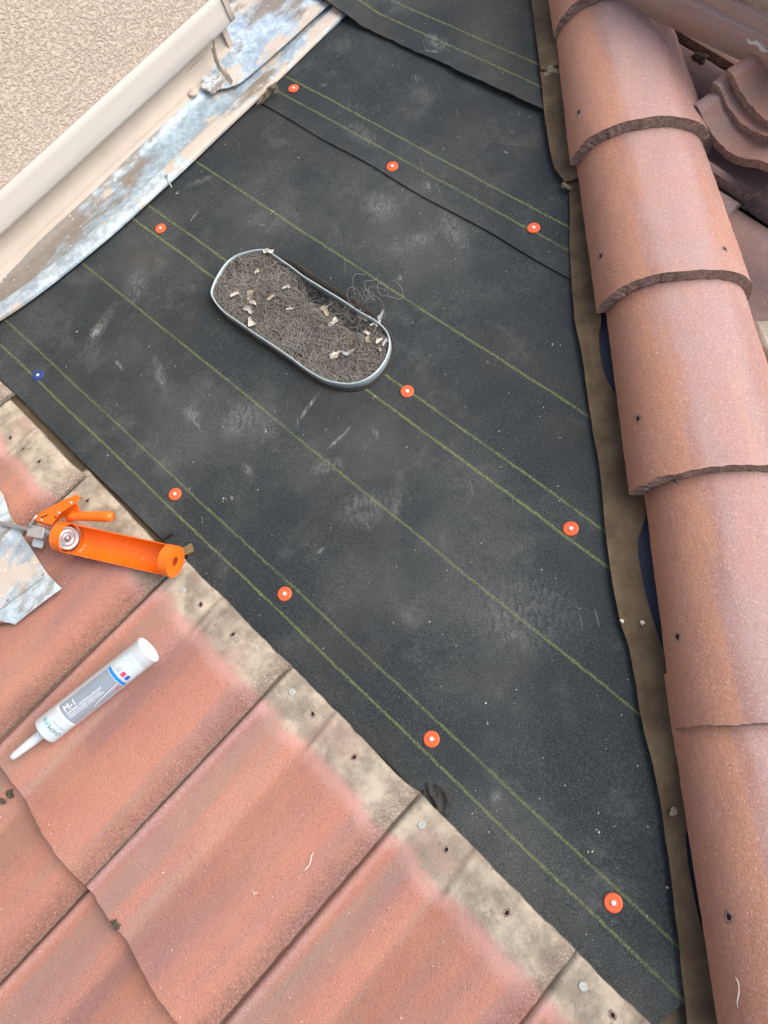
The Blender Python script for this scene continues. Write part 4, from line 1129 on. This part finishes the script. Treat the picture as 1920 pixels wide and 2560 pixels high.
text_on('LOT 105', .0058, .188, R(30), M_lgp, along=False); text_on('28 FL OZ', .0044, .199, R(62), M_lgp, along=False)
tag(cart, 'white sealant cartridge with grey label lying on a red tile', 'cartridge')

# ------------------------------------------------------------------ orange caulking gun
ga, gb = at(178, 1347, .07), at(436, 1404, .066)
GR = .0268
gax = (gb - ga); gax.z = 0; GLn = gax.length; gax.normalize()
zg = settle(ga.copy(), gb.copy(), GR)
za, zb = ground(ga.x, ga.y), ground(gb.x, gb.y)
ga, gb = at(178, 1347, zg + .001), at(436, 1404, zg + .001)
gax = (gb - ga).normalized(); GLn = (gb - ga).length
upv = (Vector((0, 0, 1)) + Vector((.10, -.25, 0))).normalized()
gz = (upv - gax * upv.dot(gax)).normalized(); gy = gz.cross(gax).normalized()
gun = empty('caulking_gun', mat=frame(ga, gax, gy, gz))     # x to the front, y away (upslope), z out of the trough
# cradle: a trough open towards the viewer
def cr_top(u, v):
    a = R(-98) + R(196) * u
    a = math.pi + a                                    # centred on -z
    r_ = GR - .0012 - (.0016 if .93 < v < .95 or .04 < v < .055 else 0) - (.0010 if .55 < v < .565 else 0)
    w_ = .0012 * nz((v * 6, u), 1, 3) if u < .02 or u > .98 else 0
    return (GLn * v, r_ * math.sin(a) , r_ * math.cos(a) + w_)
def cr_bot(u, v):
    p = Vector(cr_top(u, v)); k = Vector((0, p.y, p.z)).normalized() * .0016; return tuple(p + k)
shell('cradle', 40, 70, cr_top, cr_bot, [M_orange, M_orange], gun)
# front cup with its slot
def fc(u, v, o_=0.0):
    a = 2 * math.pi * u; r_ = GR + .0012 + o_
    return (GLn - .016 + .018 * v, r_ * math.sin(a), r_ * math.cos(a))
shell('front_ring', 48, 6, lambda u, v: fc(u, v), lambda u, v: fc(u, v, -.0022), [M_orange, M_orange], gun)
def fp(u, v, o_=0.0):
    a = 2 * math.pi * u; r_ = .0085 + (GR - .0085) * v; return (GLn + .002 - o_ + .001 * math.sin(v * 3), r_ * math.sin(a), r_ * math.cos(a))
shell('front_plate', 40, 6, lambda u, v: fp(u, v), lambda u, v: fp(u, v, .0018), [M_orange, M_orange], gun)
# rear collar: full band, tilted rear plate
def rc(u, v, o_=0.0):
    a = 2 * math.pi * u; r_ = GR + .0008 + o_
    return (-.026 + .020 * v + .004 * math.cos(a), r_ * math.sin(a), r_ * math.cos(a) * (1 + .10 * (math.cos(a) > 0)))
shell('rear_collar', 56, 5, lambda u, v: rc(u, v), lambda u, v: rc(u, v, -.0018), [M_orange, M_orange], gun)
def plate(name, prof, x0, x1, mat, mw=None, parent=gun, axis='x'):
    n = len(prof); V = [(x0, y, z) for y, z in prof] + [(x1, y, z) for y, z in prof]
    F = [tuple(range(n)), tuple(range(2 * n - 1, n - 1, -1))] + [(i, i + n, (i + 1) % n + n, (i + 1) % n) for i in range(n)]
    o = mesh_obj(name, V, F, mat, parent)
    if mw is not None: o.matrix_basis = mw
    return o
circ = [(GR * .98 * math.sin(2 * math.pi * k / 28), GR * .98 * math.cos(2 * math.pi * k / 28)) for k in range(28)]
plate('rear_plate', circ, -.0265, -.0250, M_orange)
# plunger disc on its rod
def xl_(name, prof, mat, x, seg=32):
    o = lathe(name, prof, mat, gun, seg); o.matrix_basis = Matrix.Translation((x, 0, 0)) @ Matrix.Rotation(R(90), 4, 'Y') ; return o
pd = lathe('plunger_disc', [(.0200, 0), (.0215, .0010), (.0214, .0024), (.0200, .0030), (.0185, .0018), (.0140, .0012), (.0128, .0024), (.0110, .0024), (.0098, .0010), (.0062, .0010), (.0058, .0040), (.0034, .0042), (.0032, .0060), (.0008, .0062)], M_steel, gun, 40)
pd.matrix_basis = Matrix.Translation((-.006, 0, .004)) @ Matrix.Rotation(R(62), 4, 'Y')
hexr = [(.0040 * math.cos(math.pi / 3 * k), .0040 * math.sin(math.pi / 3 * k)) for k in range(6)]
plate('push_rod', hexr, -.190, -.006, M_steel)
# spring housing behind the collar
def boxp(name, x0, x1, y0, y1, z0, z1, mat, bev=.0012, mw=None):
    bm = bmesh.new(); bmesh.ops.create_cube(bm, size=1)
    for v in bm.verts: v.co = Vector(((x0 + x1) / 2 + v.co.x * (x1 - x0), (y0 + y1) / 2 + v.co.y * (y1 - y0), (z0 + z1) / 2 + v.co.z * (z1 - z0)))
    bmesh.ops.bevel(bm, geom=bm.edges[:], offset=bev, segments=2, affect='EDGES')
    me = bpy.data.meshes.new(name); bm.to_mesh(me); bm.free(); me.materials.append(mat)
    o = bpy.data.objects.new(name, me); COL.objects.link(o); o.parent = gun
    if mw is not None: o.matrix_basis = mw
    return o
boxp('spring_housing', -.088, -.052, -.011, .010, -.008, .012, M_zinc)
sp = [Vector((-.052 + .022 * k / 60, .0068 * math.sin(k * .75), .0068 * math.cos(k * .75))) for k in range(61)]
tube('spring', sp, .0011, M_steel, gun, 6)
tube('release_lever', [Vector((-.084, .004, .012)), Vector((-.078, .012, .018)), Vector((-.070, .022, .022)), Vector((-.067, .030, .020))], .0020, M_zinc, gun, 8)
boxp('ladder_hook', -.090, -.066, -.030, -.014, -.014, -.009, M_nozzle, .002)
# channel-shaped grip running out to the far side, and the trigger folded along the cradle
def side_plate(name, pts, z0, z1, mat):
    n = len(pts); V = [(x, y, z0) for x, y in pts] + [(x, y, z1) for x, y in pts]
    F = [tuple(range(n)), tuple(range(2 * n - 1, n - 1, -1))] + [(i, i + n, (i + 1) % n + n, (i + 1) % n) for i in range(n)]
    return mesh_obj(name, V, F, mat, gun)
def loc(px, py, z):                                   # picture point to gun coordinates at local height z
    inv = gun.matrix_basis.inverted(); o_ = inv @ CAM; d_ = inv.to_3x3() @ ray(px, py); t = (z - o_.z) / d_.z; p = o_ + d_ * t; return (p.x, p.y)
zpx = lambda x, y: (x * .3014, 1200 + y * .3014)
G_ = lambda pts, z: [loc(*zpx(*p), z) for p in pts]
grip_o = side_plate('grip', G_([(275, 330), (330, 285), (450, 215), (560, 155), (625, 122), (652, 130), (662, 152), (640, 185), (560, 235), (500, 275), (455, 330), (430, 372)], .014), .0125, .0142, M_orange)
side_plate('grip', G_([(300, 350), (470, 250), (600, 195), (632, 195), (655, 230), (650, 258), (600, 285), (520, 310), (470, 345), (425, 385)], -.010), -.0115, -.0098, M_orange)
sp_ = G_([(275, 335), (330, 300), (450, 232), (560, 172), (640, 140)], .002)
V, F = [], []
for (x, y) in sp_: V += [(x, y, -.011), (x, y, .0135)]
for k in range(len(sp_) - 1): F.append((2 * k, 2 * k + 1, 2 * k + 3, 2 * k + 2))
o = mesh_obj('grip_spine', V, F, M_orange, gun, True); sm_ = o.modifiers.new('solid', 'SOLIDIFY'); sm_.thickness = .0016
tr = [Vector((*p, .0)) for p in G_([(560, 318), (620, 296), (720, 300), (820, 303), (900, 302), (935, 302)], .0)]
tube('trigger', tr, [.0075, .0095, .0085, .0095, .0098, .0075], M_orange, gun, 14)
for (zx, zy) in ((488, 272), (342, 332), (588, 188)):
    x, y = loc(*zpx(zx, zy), .0142); o = lathe('rivet', [(.0030, 0), (.0030, .0006), (.0018, .0016), (.0003, .0018)], M_zinc, grip_o, 14); o.matrix_basis = Matrix.Translation((x, y, .0141))
for (pts) in ([(335, 310), (400, 283), (398, 292), (345, 318)], [(445, 312), (462, 296), (468, 312)]):
    side_plate('slot', G_(pts, .0145), .0142, .0146, M_black).parent = grip_o  # thin raised plates, painted black as the shade in the slots
tag(gun, 'orange skeleton caulking gun lying across the tile heads', 'caulking gun')

# ------------------------------------------------------------------ crumbs
for (px, py, sz, lab) in ((290, 2312, .009, 'dark mud crumb on the lower course tile near the bottom left'), (26, 1985, .010, 'dark mud crumb at the left edge below the cartridge'), (8, 2003, .008, 'second dark mud crumb at the left edge')):
    h = hit(px, py, alltiles)
    if h: tag(lump('mud_crumb', h[0] + Vector((0, 0, .001)), (sz * .8, sz * .5, sz * .4), M_mud, None, px, 3, .9), lab, 'mud', 'mud crumbs')
rg = random.Random(21)
V, F = [], []
def crumb(p, s_):
    b = len(V); n0 = []
    for d_ in ((1, 0, 0), (-1, 0, 0), (0, 1, 0), (0, -1, 0), (0, 0, 1), (0, 0, -.4)):
        V.append(p + Vector(d_) * s_ * rg.uniform(.5, 1.3))
    for f in ((0, 2, 4), (2, 1, 4), (1, 3, 4), (3, 0, 4), (2, 0, 5), (1, 2, 5), (3, 1, 5), (0, 3, 5)): F.append(tuple(i + b for i in f))
for k in range(330):
    px, py = rg.uniform(0, 1750), rg.uniform(0, 2560)
    h = hit(px, py, felts + alltiles)
    if h: crumb(h[0] + Vector((0, 0, .0004)), rg.choice((.0006, .0007, .0009, .0012)))
for (px, py, s_) in ((834, 72, .003), (1220, 905, .0018), (663, 1076, .0022), (1212, 1762, .003), (1222, 1808, .002), (1500, 2075, .003), (1477, 2130, .003), (1672, 2223, .003), (935, 992, .0025), (505, 1300, .002), (478, 1220, .002), (190, 831, .003), (560, 1248, .003), (445, 482, .0035), (678, 531, .003), (240, 1283, .003), (638, 2230, .004), (1395, 1094, .0015)):
    h = hit(px, py, felts + alltiles)
    if h:
        for j in range(3): crumb(h[0] + Vector((rg.uniform(-.004, .004), rg.uniform(-.004, .004), .0006)), s_ * rg.uniform(.25, .6))
o = mesh_obj('mortar_crumbs', V, F, M_crumb); tag(o, 'tiny pale mortar crumbs scattered over felt and tiles', 'crumbs', kind='stuff')
# scratch-like plaster smears on the tiles
for k, (x0, y0, x1, y1, lab) in enumerate(((755, 2180, 790, 2130, 'white hooked plaster smear on the red tile below the cartridge'), (1838, 2440, 1850, 2520, 'pale rubbed smear low on the nearest cap tile'))):
    pa = [(x0 + (x1 - x0) * t + 6 * math.sin(t * 5), y0 + (y1 - y0) * t) for t in (0, .2, .4, .6, .8, 1)]
    pts = [hit(x, y, alltiles + caps) for x, y in pa]
    tag(tube('plaster_smear', [h[0] + h[1] * .0002 for h in pts if h], [.0004, .0009, .0006, .0010, .0008, .0003], M_crumb, None, 5), lab, 'smear')

# ------------------------------------------------------------------ tip the whole place to its true pitch
for o in list(bpy.data.objects):
    if o.parent is None and o.type in {'MESH', 'EMPTY'}:
        o.matrix_world = TIP @ o.matrix_basis
